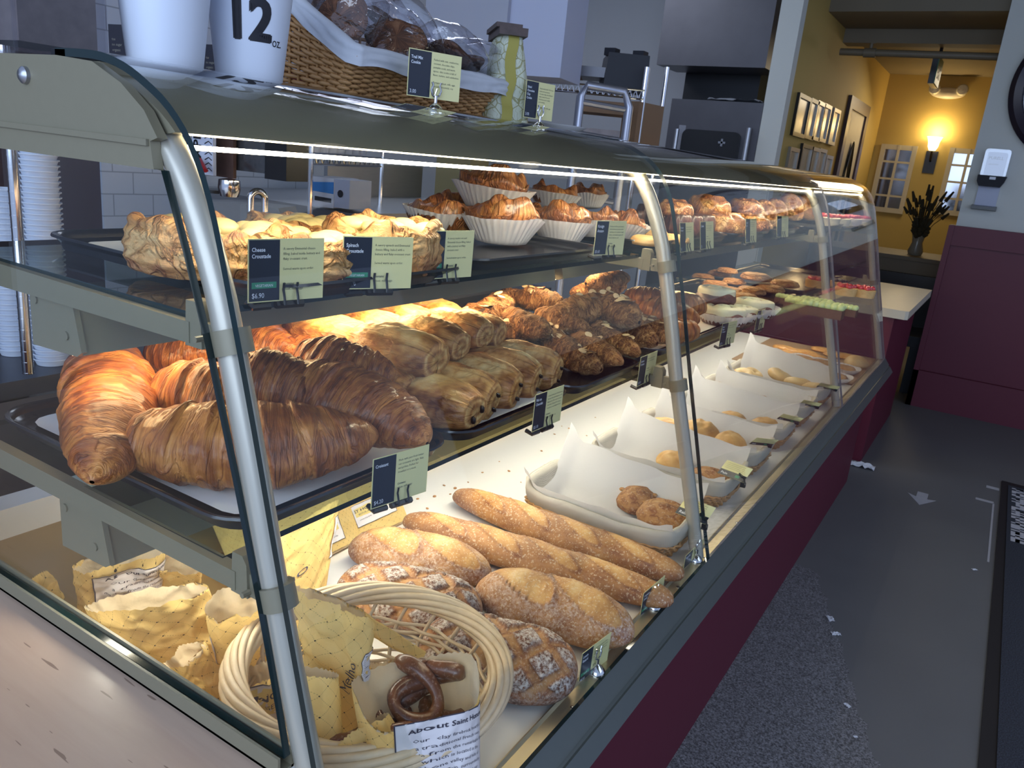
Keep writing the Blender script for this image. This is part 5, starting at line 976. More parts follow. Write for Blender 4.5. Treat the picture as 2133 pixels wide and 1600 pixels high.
# clear bin
M['clearp'] = glassy('clear_plastic', (.88, .88, .90), 1.4, .06); a, b = at(38, 112, x=-.40), at(232, 120, x=-.40)
bn = thing('clear_bin', 'clear plastic bin with grey-brown contents at the near end of the case top', 'bin', ((-.46), (a.y + b.y) / 2, TZ), None); yc, hy = (a.y + b.y) / 2, (b.y - a.y) / 2
m = MB(); 
for q0, q1 in (((-.53, yc - hy, TZ + .001), (-.405, yc - hy + .003, .78)), ((-.53, yc + hy - .003, TZ + .001), (-.405, yc + hy, .78)), ((-.408, yc - hy, TZ + .001), (-.405, yc + hy, .78)), ((-.53, yc - hy, TZ + .001), (-.527, yc + hy, .78))): m.box(q0, q1)
m.box((-.53, yc - hy, TZ), (-.405, yc + hy, TZ + .004)); m.put('bin_body', M['clearp'], bn, smooth=False); m = MB(); m.box((-.52, yc - hy + .008, TZ + .014), (-.412, yc + hy - .008, .735)); m.put('contents', flat('grey_brown_contents', (.17, .14, .13), .7, nz=.4, ns=70), bn)
# wicker basket with lining
n0 = at(700, 203, x=-.43); n1 = at(1010, 236, x=-.43); wb = thing('wicker_basket', 'brown wicker basket lined with white cloth on top of the case, holding wrapped cookies', 'basket', (-.55, .65, TZ))
def rct(t, j, N):                                    # point j of N round the flared rectangle at height t
    x1 = -.425 + .045 * t; x0 = -.64 - .03 * t; ya = .475 - .02 * t; yb = .835 + .05 * t; P = 2 * ((x1 - x0) + (yb - ya)); s = j / N * P; L = [((x1, ya), (x1, yb)), ((x1, yb), (x0, yb)), ((x0, yb), (x0, ya)), ((x0, ya), (x1, ya))]
    for (a, b) in L:
        d = math.hypot(b[0] - a[0], b[1] - a[1])
        if s <= d + 1e-9: q = s / d; return Vector((a[0] + (b[0] - a[0]) * q, a[1] + (b[1] - a[1]) * q, 0)), Vector((b[1] - a[1], a[0] - b[0], 0)) / d
        s -= d
    return Vector((L[0][0][0], L[0][0][1], 0)), Vector((1, 0, 0))
def tl_(p, t): return t * max(0, -.38 - p.x) * .55    # the basket leans towards the front
m = MB(); NST = 64; HB = .070
for k in range(19):
    t = k / 18; P = []
    for j in range(NST * 3): p, nn = rct(t, j, NST * 3); P.append(p + nn * (.0042 * math.cos(PI * j / 3 + PI * k)) + Vector((0, 0, TZ + .005 + t * (HB - .01) + tl_(p, t) + .0015 * nz(j * .2, k, 0))))
    m.tube(P, .0034, 5, closed=True)
m.put('weave', M['wicker'], wb, angle=180); m = MB()
for j in range(0, NST): 
    P = [rct(t, j, NST)[0] + Vector((0, 0, TZ + .002 + t * HB + tl_(rct(t, j, NST)[0], t))) for t in (0, .33, .66, 1)]; m.tube(P, .0026, 5)
m.put('stakes', M['wicker'], wb, angle=180)
m = MB(); m.add([rct(0, j, 32)[0] + Vector((0, 0, TZ + .002)) for j in range(32)], [tuple(range(32))]); m.put('base', M['wicker'], wb)
m = MB()
def lin(u, v):
    p, nn = rct(1, v * 96, 96); p = p + Vector((0, 0, tl_(p, 1))); q = u; c = Vector((-.53, .68, 0.05)); st = nz(v * 14, 0, 3) * .010
    if q < .4: t = q / .4; return p + nn * (.010 + .004 * nz(v * 40, t * 3, 1)) + Vector((0, 0, TZ + HB + .008 - .026 * (1 - t) + st * (1 - t) * 1.2))
    if q < .55: t = (q - .4) / .15; return p + nn * (.010 - .022 * t) + Vector((0, 0, TZ + HB + .008 + .006 * math.sin(PI * t) + .004 * nz(v * 30, 1, 1)))
    t = (q - .55) / .45; return p.lerp(c, .1 + .25 * t) + Vector((0, 0, TZ + HB + .008 - .045 * t))
m.grid(lin, 20, 200, cv=True); m.put('cloth_lining', flat('white_linen', (.55, .58, .64), .9, nz=.15, ns=25, bump=.4, bd=.002), wb, angle=180)
M['cello'] = glassy('cellophane', (.93, .93, .96), 1.5, .05, .05, 1.0, 38); M['cookie'] = pastry('brown_cookie', [(.1, (.05, .02, .012)), (.5, (.16, .065, .03)), (1, (.30, .15, .07))], 8, 8, 1.0, .6, 0)
CKM = bun_mesh(.050, .016, 4, M['cookie'], dome=.3, rough=.2, name='cookie')
for k, (x, y, z, rx, ry, lab) in enumerate([(-.47, .52, .745, 1.1, .2, 'wrapped cookie standing at the near end of the lined basket'), (-.43, .60, .730, .8, -.3, 'wrapped cookie second in the lined basket'), (-.50, .66, .760, .5, .2, 'wrapped cookie heaped in the middle of the lined basket'), (-.43, .72, .722, .3, .3, 'flat wrapped cookie behind the trail mix card'), (-.45, .80, .720, .2, .1, 'wrapped cookie near the far end of the lined basket'), (-.55, .58, .80, .9, .5, 'wrapped cookie topmost in the lined basket')]):
    o = thing('wrapped_cookie', lab, 'cookie', (x, y, z), 'cookies in cellophane'); o.rotation_euler = (rx, ry, k); link('cookie', CKM, o, local=True); m = MB(); kk = k
    m.grid(lambda u, v: Vector(((.074 + .012 * nz(v * 6, u * 4, kk)) * math.copysign(abs(math.cos(6.2832 * v)) ** .6, math.cos(6.2832 * v)) * math.sin(PI * (.02 + .96 * u)) ** .5, (.070 + .012 * nz(v * 7, u * 4, kk + 3)) * math.copysign(abs(math.sin(6.2832 * v)) ** .6, math.sin(6.2832 * v)) * math.sin(PI * (.02 + .96 * u)) ** .5, .010 + .030 * math.cos(PI * u) * (1 + .4 * nz(v * 9, u * 5, kk)))), 14, 40, cv=True)
    link('cellophane_wrap', m.mesh('cellophane_wrap', M['cello'], angle=30), o, local=True)
# patterned gift bag
g = G('cream_floral_paper'); v = g.coord(); w_ = g.node('ShaderNodeTexVoronoi', {'Vector': v, 'Scale': 55.0}, feature='DISTANCE_TO_EDGE').outputs[0]; w2 = g.node('ShaderNodeTexWave', {'Vector': v, 'Scale': 30.0, 'Distortion': 14.0, 'Detail': 3.0}).outputs[0]
c = g.mix(g.ramp(w2, [(.42, (0,)), (.48, (1,)), (.52, (1,)), (.58, (0,))]), (.55, .58, .46), (.27, .25, .10)); g.pbr(g.mix(g.math('LESS_THAN', w_, .04), c, (.30, .29, .14)), .5); M['floral'] = g.m
gb = at(1042, 258, x=-.41); gb.z = TZ; o = thing('gift_bag', 'cream patterned gift bag with gold ribbon and folded brown top beside the wicker basket', 'gift bag', gb); o.rotation_euler.z = .75; o.scale = (1.25, 1.25, 1.0)
def gbag(u, v):
    a = 2 * PI * v; c, s = math.cos(a), math.sin(a); t = u; w_ = 1 - .18 * t; return Vector((math.copysign(abs(c) ** .45, c) * .036 * (1 - .55 * t ** 2) + .004 * nz(t * 5, c, s), math.copysign(abs(s) ** .45, s) * .052 * w_ + .004 * nz(t * 5 + 3, c, s), t * .165))
m = MB(); m.grid(gbag, 14, 40, cv=True); m.grid(lambda u, v: gbag(0, v) * u, 2, 40, cv=True); link('bag_body', m.mesh('bag_body', M['floral'], angle=60), o, local=True)
m = MB(); m.box((-.022, -.054, .158), (.020, .050, .172)); m.box((-.026, -.050, .170), (.012, .046, .178)); link('folded_top', m.mesh('folded_top', flat('brown_patterned_paper', (.07, .045, .04), .5, nz=.6, ns=80)), o, local=True)
m = MB(); m.grid(lambda u, v: gbag(u, .0) * 1.0 + Vector((.0015, (v - .5) * .022 + .014, 0)), 14, 2); m.grid(lambda u, v: gbag(u, .75) + Vector(((v - .5) * .016, -.0015, 0)), 14, 2); link('gold_ribbon', m.mesh('gold_ribbon', flat('gold_ribbon', (.35, .30, .06), .35, .3)), o, local=True)
p = at(1135, 265, x=-.40); p.z = TZ; m = MB(); m.lathe(p + Vector((-.03, .06, 0)), [(0, .003), (.045, .003), (.05, 0), (.055, .004), (.085, .020), (.086, .022), (.055, .008), (0, .007)], 40); m.put('plate', flat('white_china', (.75, .75, .76), .2), label='white china plate behind the salted chocolate chip card', cat='plate')
def blk(name, px0, py0, px1, py1, d, dep, mat, lab, cat, parts=None, grp=None, drop=0.0, yaw=None):   # a block whose front shows between two photo corners
    a, b = at(px0, py0, d=d), at(px1, py1, d=d); return a, b
# ================================================================== behind the case, left
def stack(px, ptop, pbot, d, n, lab_, r=.045):
    a = at(px, pbot, d=d); b = at(px, ptop, d=d); h = b.z - a.z; m = MB(); q = r
    m.lathe((0, 0, 0), [(q * .80, 0), (q * .93, h / n * 1.15), (q, h / n * 1.18), (q * 1.01, h / n * 1.3), (q, h / n * 1.42), (q * .96, h / n * 1.40), (q * .78, .002)], 28); me = m.mesh('nested_cup', M['cupwhite'], angle=50)
    k0 = -int((a.z + .02) / (h / n))
    for k in range(k0, n): place('nested_cup', me, Vector((a.x, a.y, -.019 + h * (k - k0) / n)), label='white nested cup in the ' + lab_, cat='cup', group='nested cups in the ' + lab_)
stack(92, 300, 500, 1.85, 18, 'tall right-hand stack behind the near end pane', .042); stack(14, 395, 500, 1.9, 9, 'short left-hand stack at the edge of the view', .040); stack(45, 395, 500, 2.02, 9, 'short stack behind the chrome pole', .040)
def post_(px, py0, py1, d, r, lab, z0=None, z1=None, rings=True):
    a, b = at(px, py0, d=d), at(px, py1, d=d); z0 = b.z if z0 is None else z0; z1 = a.z if z1 is None else z1; m = MB(); m.tube([(a.x, a.y, z0), (a.x, a.y, z1)], r, 14)
    if rings:
        k = z0
        while k < z1: m.tube([(a.x, a.y, k), (a.x, a.y, k + .003)], r * 1.06, 14); k += .025
    m.put('shelf_post', M['chrome'], label=lab, cat='shelf post'); return a
pa = post_(24, 320, 480, 1.65, .0115, 'chrome grooved shelf post at the far left', .0, 1.25)
m = MB(); m.tube([(pa.x, pa.y, at(10, 90, d=1.65).z), (pa.x, pa.y, at(10, 62, d=1.65).z)], .017, 16); m.put('shelf_collar', M['steel'], label='steel collar clamped on the shelf post at the far left', cat='collar')
BKZ = -.02
m = MB(); m.box((-2.25, -.6, BKZ - .04), (-1.35, 2.9, BKZ)); m.box((-2.2, -.5, FZ), (-1.4, 2.85, BKZ - .04)); m.put('back_counter', M['dark_steel'], label='dark steel back counter along the tiled wall', cat='counter')
ws = thing('wire_shelf', 'wire shelf with cups on the back counter', 'shelf', (-1.7, 1.0, BKZ))
# grinder
gp0 = at(455, 470, d=2.05); gx, gy = gp0.x, gp0.y; o = thing('coffee_grinder', 'dark coffee grinder with bean hopper and red handle before the tiled wall', 'grinder', (gx, gy, BKZ))
m = MB(); m.box((gx - .07, gy - .06, BKZ), (gx + .06, gy + .05, .30)); m.put('grinder_body', M['black'], o); m = MB(); q = at(525, 470, d=2.0); m.lathe((q.x, q.y, BKZ), [(0, 0), (.05, 0), (.046, .25), (.035, .27), (0, .27)], 24); m.put('tamper_tower', M['black'], o)
def panel(px0, py0, px1, py1, d, name, mat, parent, th=.006, lab=None, cat=None):
    a, b, c = at(px0, py0, d=d), at(px1, py1, d=d), None; e = Vector((b.x - a.x, b.y - a.y, 0)); W, H = e.length, a.z - b.z; e.normalize(); n_ = Vector((e.y, -e.x, 0)); o_ = Vector((a.x, a.y, b.z)); f = lambda u, v, q=0.: o_ + e * u + Vector((0, 0, v)) + n_ * q
    m = MB(); vs = [f(u, v, q) for q in (-th, 0) for u, v in ((0, 0), (W, 0), (W, H), (0, H))]; m.add(vs, [(3, 2, 1, 0), (4, 5, 6, 7), (0, 1, 5, 4), (1, 2, 6, 5), (2, 3, 7, 6), (3, 0, 4, 7)]); ob = m.put(name, mat, parent, smooth=False, label=lab, cat=cat); return f, W, H, ob
hop = flat('smoked_hopper', (.03, .028, .03), .15, spec=.8, nz=.6, ns=90)
f, W, H, ob = panel(488, 285, 556, 362, 1.98, 'bean_hopper', hop, o, .09); f, W, H, ob = panel(400, 268, 444, 366, 1.95, 'sign_panel', flat('white_sign', (.62, .66, .80), .5), o, .01)
m = MB(); text_on(m, lambda u, v: f(W * .42 - v, .035 + u, .001), 'MPR', 0, 0, .036, bold=True); text_on(m, lambda u, v: f(W * .43 - v, .0355 + u, .001), 'MPR', 0, 0, .036, bold=True)
for k in range(7): m.tube([f(W * .62, H * (.1 + .12 * k), .001), f(W * .8, H * (.16 + .12 * k), .001), f(W * .95, H * (.1 + .12 * k), .001)], .0012, 4)
m.put('lettering', M['ink'], ob, smooth=False)
f, W, H, _ = panel(444, 270, 486, 372, 1.99, 'brown_panel', flat('brown_poster', (.09, .045, .035), .5, nz=.5, ns=30), o, .01); f, W, H, _ = panel(552, 285, 596, 378, 1.94, 'hopper_lid', M['black'], o, .08)
q = at(395, 335, d=1.93); m = MB(); m.tube([q, at(412, 333, d=1.92), at(424, 356, d=1.91)], .013, 8, sy=.5); m.put('red_handle', flat('red_plastic', (.45, .02, .03), .35), o); m = MB(); q = at(478, 392, d=1.95); m.lathe(q - Vector((0, 0, .02)), [(0, 0), (.022, 0), (.028, .02), (.026, .04), (0, .045)], 20); m.put('steel_chute', M['chrome'], o)
m = MB(); q = at(448, 398, d=2.0); m.lathe(q, [(0, -.004), (.035, -.004), (.036, .004), (0, .004)], 24); m.put('drip_disc', M['black'], o)
# faucet and grey appliance
q = at(522, 468, d=1.9); q2 = at(552, 400, d=1.9); h = at(540, 398, d=1.9).z; e = Vector((q2.x - q.x, q2.y - q.y, 0)); L = e.length; e.normalize(); P = [Vector((q.x, q.y, BKZ)), Vector((q.x, q.y, h - L / 2))] + [Vector((q.x, q.y, h - L / 2)) + e * (L / 2 * (1 - math.cos(a))) + Vector((0, 0, L / 2 * math.sin(a))) for a in [PI * k / 12 for k in range(1, 13)]] + [Vector((q.x, q.y, h - L / 2 - .03)) + e * L]
m = MB(); m.tube(P, .0085, 12); m.put('faucet', M['chrome'], label='curved chrome gooseneck faucet before the white tiles', cat='faucet')
a, b = at(500, 425, d=2.15), at(595, 470, d=2.15); gr_ = flat('grey_plastic', (.10, .11, .13), .45); o = thing('grey_machine', 'low grey machine with sloped side and pale strip behind the faucet', 'appliance', (a.x, a.y, BKZ)); e = Vector((b.x - a.x, b.y - a.y, 0)); W = e.length; e.normalize(); nn = Vector((e.y, -e.x, 0)); m = MB(); zt = a.z
PTS = [(0, BKZ), (W * 1.06, BKZ), (W * 1.02, zt - .055), (W * .83, zt), (0, zt)]; vs = [Vector((a.x, a.y, 0)) + e * u + nn * qd + Vector((0, 0, z)) for qd in (0, -.12) for u, z in PTS]; m.add(vs, [(0, 1, 2, 3, 4), (9, 8, 7, 6, 5)] + [(i, i + 5, (i + 1) % 5 + 5, (i + 1) % 5) for i in range(5)]); m.put('machine_body', gr_, o, smooth=False)
panel(534, 441, 584, 452, 2.12, 'pale_strip', flat('pale_strip', (.42, .44, .42), .4), o, .004)
# carton, sink bench, wire shelf with cups
o = thing('cardboard_carton', 'white and blue cardboard carton on the steel bench', 'carton', at(680, 430, d=2.6)); WB = flat('white_board', (.50, .53, .62), .6); BL_ = flat('blue_print', (.03, .18, .50), .5)
f, W, H, ob = panel(644, 366, 694, 434, 2.6, 'carton_front', WB, o, .16); m = MB(); m.add([f(0, H * .52, .001), f(W, H * .48, .001), f(W, H * .88, .001), f(0, H * .80, .001)], [(0, 1, 2, 3)]); m.put('blue_print', BL_, ob, smooth=False); m = MB(); m.add([f(W * .25, H * .2, .001), f(W * .92, H * .17, .001), f(W * .92, H * .32, .001), f(W * .25, H * .35, .001)], [(0, 1, 2, 3)]); m.put('label_block', M['ink'], ob, smooth=False)
f, W, H, ob = panel(695, 372, 727, 436, 2.58, 'carton_side', flat('white_board_shaded', (.36, .40, .52), .6), o, .12); m = MB(); m.lathe((0, 0, 0), [(0, .001), (.012, .001), (.012, 0)], 20).xf(T(f(W * .45, H * .5, .001)) @ Matrix.Rotation(PI / 2, 4, 'X')); m.put('hand_hole', M['ink'], ob)  # carton side is the same white board, its shade put into the colour
a, b = at(644, 438, d=2.55), at(960, 440, d=3.4); sb = thing('steel_bench', 'stainless sink bench behind the fluted cups', 'bench', (a.x, a.y, BKZ)); m = MB(); zz = a.z
m.box((-2.24, a.y + .1, zz - .04), (-1.35, 2.58, zz)); m.box((-2.22, a.y + .14, BKZ), (-1.42, 2.55, zz - .04)); m.box((-1.95, a.y + .55, zz), (-1.93, 2.58, zz + .14)); m.put('bench_body', M['steel'], sb)
a, b = at(648, 336, d=2.5), at(795, 352, d=3.0); e = (b - a); zs = (a.z + b.z) / 2 + .03; e.z = 0; L = e.length; e.normalize(); nn = Vector((-e.y, e.x, 0)); A = Vector((a.x, a.y, zs)); m = MB()
for q, z in ((0, 0), (0, -.03), (.2, 0)): m.tube([A + nn * q + Vector((0, 0, z)), A + nn * q + e * L + Vector((0, 0, z))], .004, 6)
for k in range(14): m.tube([A + e * (L * k / 14) + Vector((0, 0, -.03)), A + e * (L * (k + .5) / 14), A + e * (L * (k + 1) / 14) + Vector((0, 0, -.03))], .0025, 5); m.tube([A + e * (L * k / 14), A + e * (L * k / 14) + nn * .2], .002, 5)
for k in (0, 1): m.tube([A + e * L * k + Vector((0, 0, -.22)), A + e * L * k + Vector((0, 0, .3))], .008, 8)
m.put('shelf_grid', M['chrome'], ws); mc = MB(); mc.lathe((0, 0, 0), [(0, 0), (.025, 0), (.034, .065), (.036, .067), (.033, .066), (.024, .004)], 20); MC = mc.mesh('mug', flat('white_mug', (.5, .52, .6), .3), angle=50)
for k in range(9): place('mug', MC, A + e * (L * (k + .5) / 9) + nn * .08 + Vector((0, 0, .005)), label='white cup in the row on the wire shelf under the top light strip', cat='cup', group='cups on the wire shelf')
# ================================================================== kitchen beyond the case
panel(890, -40, 1046, 158, 3.05, 'wall_cabinet', flat('grey_cabinet', (.40, .42, .50), .5), None, .25, 'greyish tall cabinet side behind the wicker basket', 'cabinet'); panel(1046, -40, 1166, 162, 3.0, 'wall_cabinet', flat('white_cabinet', (.52, .56, .72), .5), None, .25, 'bright white cabinet panel above the salted cookie card', 'cabinet')
ba = at(885, 345, y=2.6); MB().box((at(905, 400, y=2.6).x, 2.6, BKZ), (at(975, 400, y=2.6).x, 2.75, .62)).put('wall_column', flat('ochre_column', (.30, .25, .12), .6), kind='structure')
y_h = 4.55; a, b = at(1378, 60, y=y_h), at(1608, 60, y=y_h); zb_ = at(1480, 138, y=y_h).z; m = MB(); m.prism([(y_h, zb_), (y_h + .35, zb_), (y_h + .35, ZM - .01), (y_h, ZM - .01)], 'x', a.x, b.x); hd = m.put('extractor_hood', M['dark_steel'], label='brushed steel extractor hood hanging over the oven', cat='hood', smooth=False)
ov = at(1400, 205, y=4.5); o2 = at(1592, 215, y=4.5); oz = ov.z; o = thing('steel_oven', 'steel bakery oven with dark rounded window left of the pale pillar', 'oven', ((ov.x + o2.x) / 2, 4.7, FZ)); m = MB(); m.box((ov.x, 4.5, FZ), (o2.x, 4.92, oz)); m.put('oven_body', M['dark_steel'], o)
f, W, H, ob = panel(1415, 260, 1570, 340, 4.93, 'oven_door', flat('oven_door_steel', (.18, .18, .20), .4, .7), o, .02)
p0, p1 = at(1424, 268, y=4.49), at(1533, 345, y=4.49); m = MB(); R_ = rounded(p0.x, p1.x, min(p0.z, p1.z) - .1, max(p0.z, p1.z), .04); m.prism([(x, z) for x, z in R_], 'y', 4.478, 4.494); m.put('oven_window', M['black'], o)
q = at(1503, 297, y=4.47); m = MB(); m.box((q.x - .022, 4.470, q.z - .006), (q.x + .022, 4.476, q.z + .006)); m.box((q.x - .006, 4.470, q.z - .022), (q.x + .006, 4.476, q.z + .022)); m.put('fan_knob', M['steel'], o)
for px in (1405, 1553): q = at(px, 310, y=4.46); m = MB(); m.tube([q + Vector((0, 0, -.1)), q + Vector((0, 0, .12))], .014, 8); m.put('door_handle', M['steel'], o)
MB().box((ov.x - .1, 4.93, .4), (XW - .13, 5.2, ZM - .1)).put('oven_recess', M['black'], label='black recess wall between the hood and the oven', cat='panel')
q = at(1530, 212, y=4.6); m = MB(); m.grid(lambda u, v: Vector((q.x - .16 + .32 * u, 4.56 + .2 * v, oz + .012 + .03 * abs(nz(u * 4, v * 3, 2)))), 14, 8); m.put('folded_towel', flat('white_towel', (.45, .48, .55), .9), label='crumpled white towel lying on top of the oven', cat='towel')
a, b = at(1415, 130, y=4.4), at(1436, 330, y=4.4)
def tubeframe(pts, r, mat, name, lab, cat, extra=()):
    m = MB(); m.tube(pts, r, 10)
    for e_ in extra: m.tube(e_, r * .7, 8)
    m.put(name, mat, label=lab, cat=cat)
al = flat('dull_aluminium', (.42, .44, .52), .35, .8); d_ = 2.9
bl_, br_ = at(1200, 285, d=d_), at(1300, 300, d=d_); tl, tr = Vector((bl_.x, bl_.y, at(1212, 178, d=d_).z)), Vector((br_.x, br_.y, at(1305, 195, d=d_).z)); rungs = []
for k in range(5): t = k / 5 + .02; rungs.append([Vector((bl_.x, bl_.y, tl.z - .06 - .11 * k)), Vector((br_.x, br_.y, tr.z - .06 - .11 * k))])
tubeframe([Vector((bl_.x, bl_.y, FZ)), tl - Vector((0, 0, .04)), tl.lerp(tr, .12) + Vector((0, 0, .0)), tl.lerp(tr, .88), tr - Vector((0, 0, .05)), Vector((br_.x, br_.y, FZ))], .016, al, 'rolling_rack', 'silver rolling rack with a rounded top behind the salted cookie card', 'rack', rungs)
for px0, px1, d_, lab in ((1335, 1348, 3.3, 'chrome upright of the wire shelving nearest the rolling rack'), (1375, 1390, 3.7, 'second chrome upright of the wire shelving, beside the oven recess')):
    a = at(px1, 140, d=d_); m = MB(); m.tube([(a.x, a.y, FZ), (a.x, a.y, a.z)], .013, 12); m.put('shelving_post', M['chrome'], label=lab, cat='shelf post')
a, b = at(1150, 165, d=3.3), at(1345, 172, d=3.3); zz = (a.z + b.z) / 2 - .02; e = b - a; e.z = 0; L = e.length; e.normalize(); nn = Vector((-e.y, e.x, 0)); A = Vector((a.x, a.y, zz)); m = MB()
for q, z in ((0, 0), (0, -.035), (.35, 0)): m.tube([A + nn * q + Vector((0, 0, z)), A + nn * q + e * L + Vector((0, 0, z))], .004, 6)
for k in range(16): m.tube([A + e * (L * k / 16) + Vector((0, 0, -.035)), A + e * (L * (k + .5) / 16), A + e * (L * (k + 1) / 16) + Vector((0, 0, -.035))], .0025, 5); m.tube([A + e * (L * k / 16), A + e * (L * k / 16) + nn * .35], .0025, 5)
m.put('wire_shelving', M['chrome'], label='wire shelf carrying the black crate and cartons', cat='shelf')
a = at(1258, 165, d=3.35); b = at(1350, 168, d=3.35); zt = at(1300, 115, d=3.35).z; e = b - a; e.z = 0; W = e.length; e.normalize(); nn = Vector((-e.y, e.x, 0)); B0 = Vector((a.x, a.y, zz + .004)); h = zt - zz; m = MB(); vs = []
for z, s in ((0, 0), (h, .10)): vs += [B0 + e * (W * s * .5) + nn * (.02 * s) + Vector((0, 0, z)), B0 + e * (W * (1 - s * .3)) + Vector((0, 0, z)), B0 + e * (W * (1 - s * .3)) + nn * .25 + Vector((0, 0, z)), B0 + e * (W * s * .5) + nn * .25 + Vector((0, 0, z))]
m.add(vs, [(0, 3, 2, 1), (4, 5, 6, 7), (0, 1, 5, 4), (1, 2, 6, 5), (2, 3, 7, 6), (3, 0, 4, 7)])
for u in (.1, .75): m.box((-.02, -.02, 0), (.03, .03, .03), M4=T(B0 + e * W * u + nn * .05 + Vector((0, 0, h - .01))))
m.put('black_crate', flat('black_crate', (.008, .010, .02), .5), label='black plastic crate on the wire shelf under the hood', cat='crate', smooth=False)
kraft = flat('brown_carton', (.22, .14, .085), .8)
panel(1155, 132, 1210, 158, 3.4, 'flat_carton', kraft, None, .2, 'flat brown carton on the wire shelf left of the black crate', 'carton'); panel(1210, 136, 1262, 162, 3.38, 'sheet_pan', M['dark_steel'], None, .2, 'steel sheet pan stacked beside the black crate', 'pan')
panel(1205, 205, 1300, 240, 3.2, 'brown_carton', kraft, None, .2, 'brown carton seen through the rolling rack, upper', 'carton'); panel(1300, 210, 1320, 300, 3.35, 'brown_carton', kraft, None, .2, 'tall brown carton edge right of the rolling rack', 'carton'); panel(1180, 262, 1290, 290, 3.2, 'parcel', flat('pale_parcel', (.3, .28, .3), .7, nz=.5, ns=20), None, .15, 'pale parcel low behind the rolling rack', 'parcel')
for px0, py0, px1, py1, d, lab in ((225, 50, 276, 140, 1.5, 'dark printed box between the clear bin and the plain cup'), (424, 92, 458, 172, 1.5, 'dark printed box between the two white cups')):
    f, W, H, ob = panel(px0, py0, px1, py1, d, 'dark_box', flat('dark_print_box', (.02, .02, .03), .4), None, .08, lab, 'box'); t = MB()
    for k, s_ in enumerate(('tea', 'no sugar', 'organic', 'dark roast')): text_on(t, lambda u, v: f(W * .15 + u, H * (.62 - .13 * k) + v, .0006), s_, 0, 0, H * .10, res=1)
    t.put('printing', M['ink_soft'] if k < 0 else flat('faded_print', (.25, .24, .2), .6), ob, smooth=False)
panel(604, 150, 690, 205, 1.3, 'red_package', flat('red_pattern_paper', (.30, .05, .05), .6, nz=.7, ns=45), None, .05, 'red patterned package under the left corner of the wicker basket', 'package')
# ================================================================== passage, right wall and floor things
def wallx(px, py): return at(px, py, x=XW)
fr_l = flat('black_frame', (.012, .010, .010), .35); fr_s = flat('silver_frame', (.38, .36, .33), .3, .5); pic = flat('pale_print', (.42, .38, .28), .25, nz=.25, ns=7)
for k, (c0, c1, mat, lab) in enumerate([((1661, 192), (1672, 287), fr_l, 'black picture frame nearest the pillar in the upper row'), ((1686, 203), (1694, 278), fr_l, 'second frame of the upper row on the passage wall'), ((1700, 208), (1706, 280), fr_s, 'third frame of the upper row on the passage wall'), ((1714, 214), (1722, 288), fr_s, 'fourth frame of the upper row, catching the lamp glow'), ((1734, 224), (1738, 304), fr_s, 'last silver frame of the upper row on the passage wall'),
        ((1642, 305), (1648, 352), fr_s, 'pale frame at the left of the lower row'), ((1668, 298), (1676, 362), fr_l, 'black frame in the lower row'), ((1688, 305), (1696, 368), fr_s, 'silver frame in the middle of the lower row'), ((1704, 308), (1710, 372), fr_s, 'silver frame right of the middle in the lower row'), ((1718, 322), (1724, 376), fr_s, 'last frame of the lower row beside the door')]):
    a = wallx(*c0); ya = a.y; yb = ya + (.36 if k in (0, 6) else .27); zt = a.z; zb = wallx(*c1).z; zb = min(zb, zt - .28); o = thing('picture_frame', lab, 'picture frame', (XW, (ya + yb) / 2, zb), 'framed pictures on the passage wall')
    m = MB(); w_ = .028
    for b0, b1 in (((ya, zb), (ya + w_, zt)), ((yb - w_, zb), (yb, zt)), ((ya + w_, zb), (yb - w_, zb + w_)), ((ya + w_, zt - w_), (yb - w_, zt))): m.box((XW + .001, b0[0], b0[1]), (XW + .022, b1[0], b1[1]))
    m.put('frame', mat, o); MB().box((XW + .001, ya + w_, zb + w_), (XW + .010, yb - w_, zt - w_)).put('picture', pic, o)
Yf = YF - .001; fw = flat('cream_frame', (.55, .50, .38), .5); mir = flat('mirror_glass', (.30, .30, .33), .08, 1.0)
for (c0, c1, lab) in (((1842, 300), (1878, 446), 'cream mirror framed like a window, left of the lamp'), ((1985, 308), (2010, 452), 'cream mirror framed like a window, right of the lamp and half hidden by the wall')):
    a, b = at(*c0, y=Yf), at(*c1, y=Yf); x0, x1 = a.x - .02, a.x + .33; z1, z0 = a.z, b.z; o = thing('window_mirror', lab, 'mirror', (a.x, Yf, z0), 'mirrors framed like windows'); m = MB()
    for bx in (((x0, z0), (x0 + .045, z1)), ((x1 - .045, z0), (x1, z1)), ((x0, z0), (x1, z0 + .05)), ((x0, z1 - .05), (x1, z1)), (((x0 + x1) / 2 - .012, z0), ((x0 + x1) / 2 + .012, z1))) + tuple(((x0, z0 + (z1 - z0) * k / 4 - .01), (x1, z0 + (z1 - z0) * k / 4 + .01)) for k in (1, 2, 3)): dq = .035 if bx[1][1] - bx[0][1] > .3 else .031; m.box((bx[0][0] + (.001 if dq < .035 else 0), Yf - dq, bx[0][1]), (bx[1][0] - (.001 if dq < .035 else 0), Yf - (.001 if dq < .035 else 0), bx[1][1]))
    m.put('frame', fw, o); MB().box((x0 + .02, Yf - .012, z0 + .02), (x1 - .02, Yf - .002, z1 - .02)).put('mirror', mir, o)
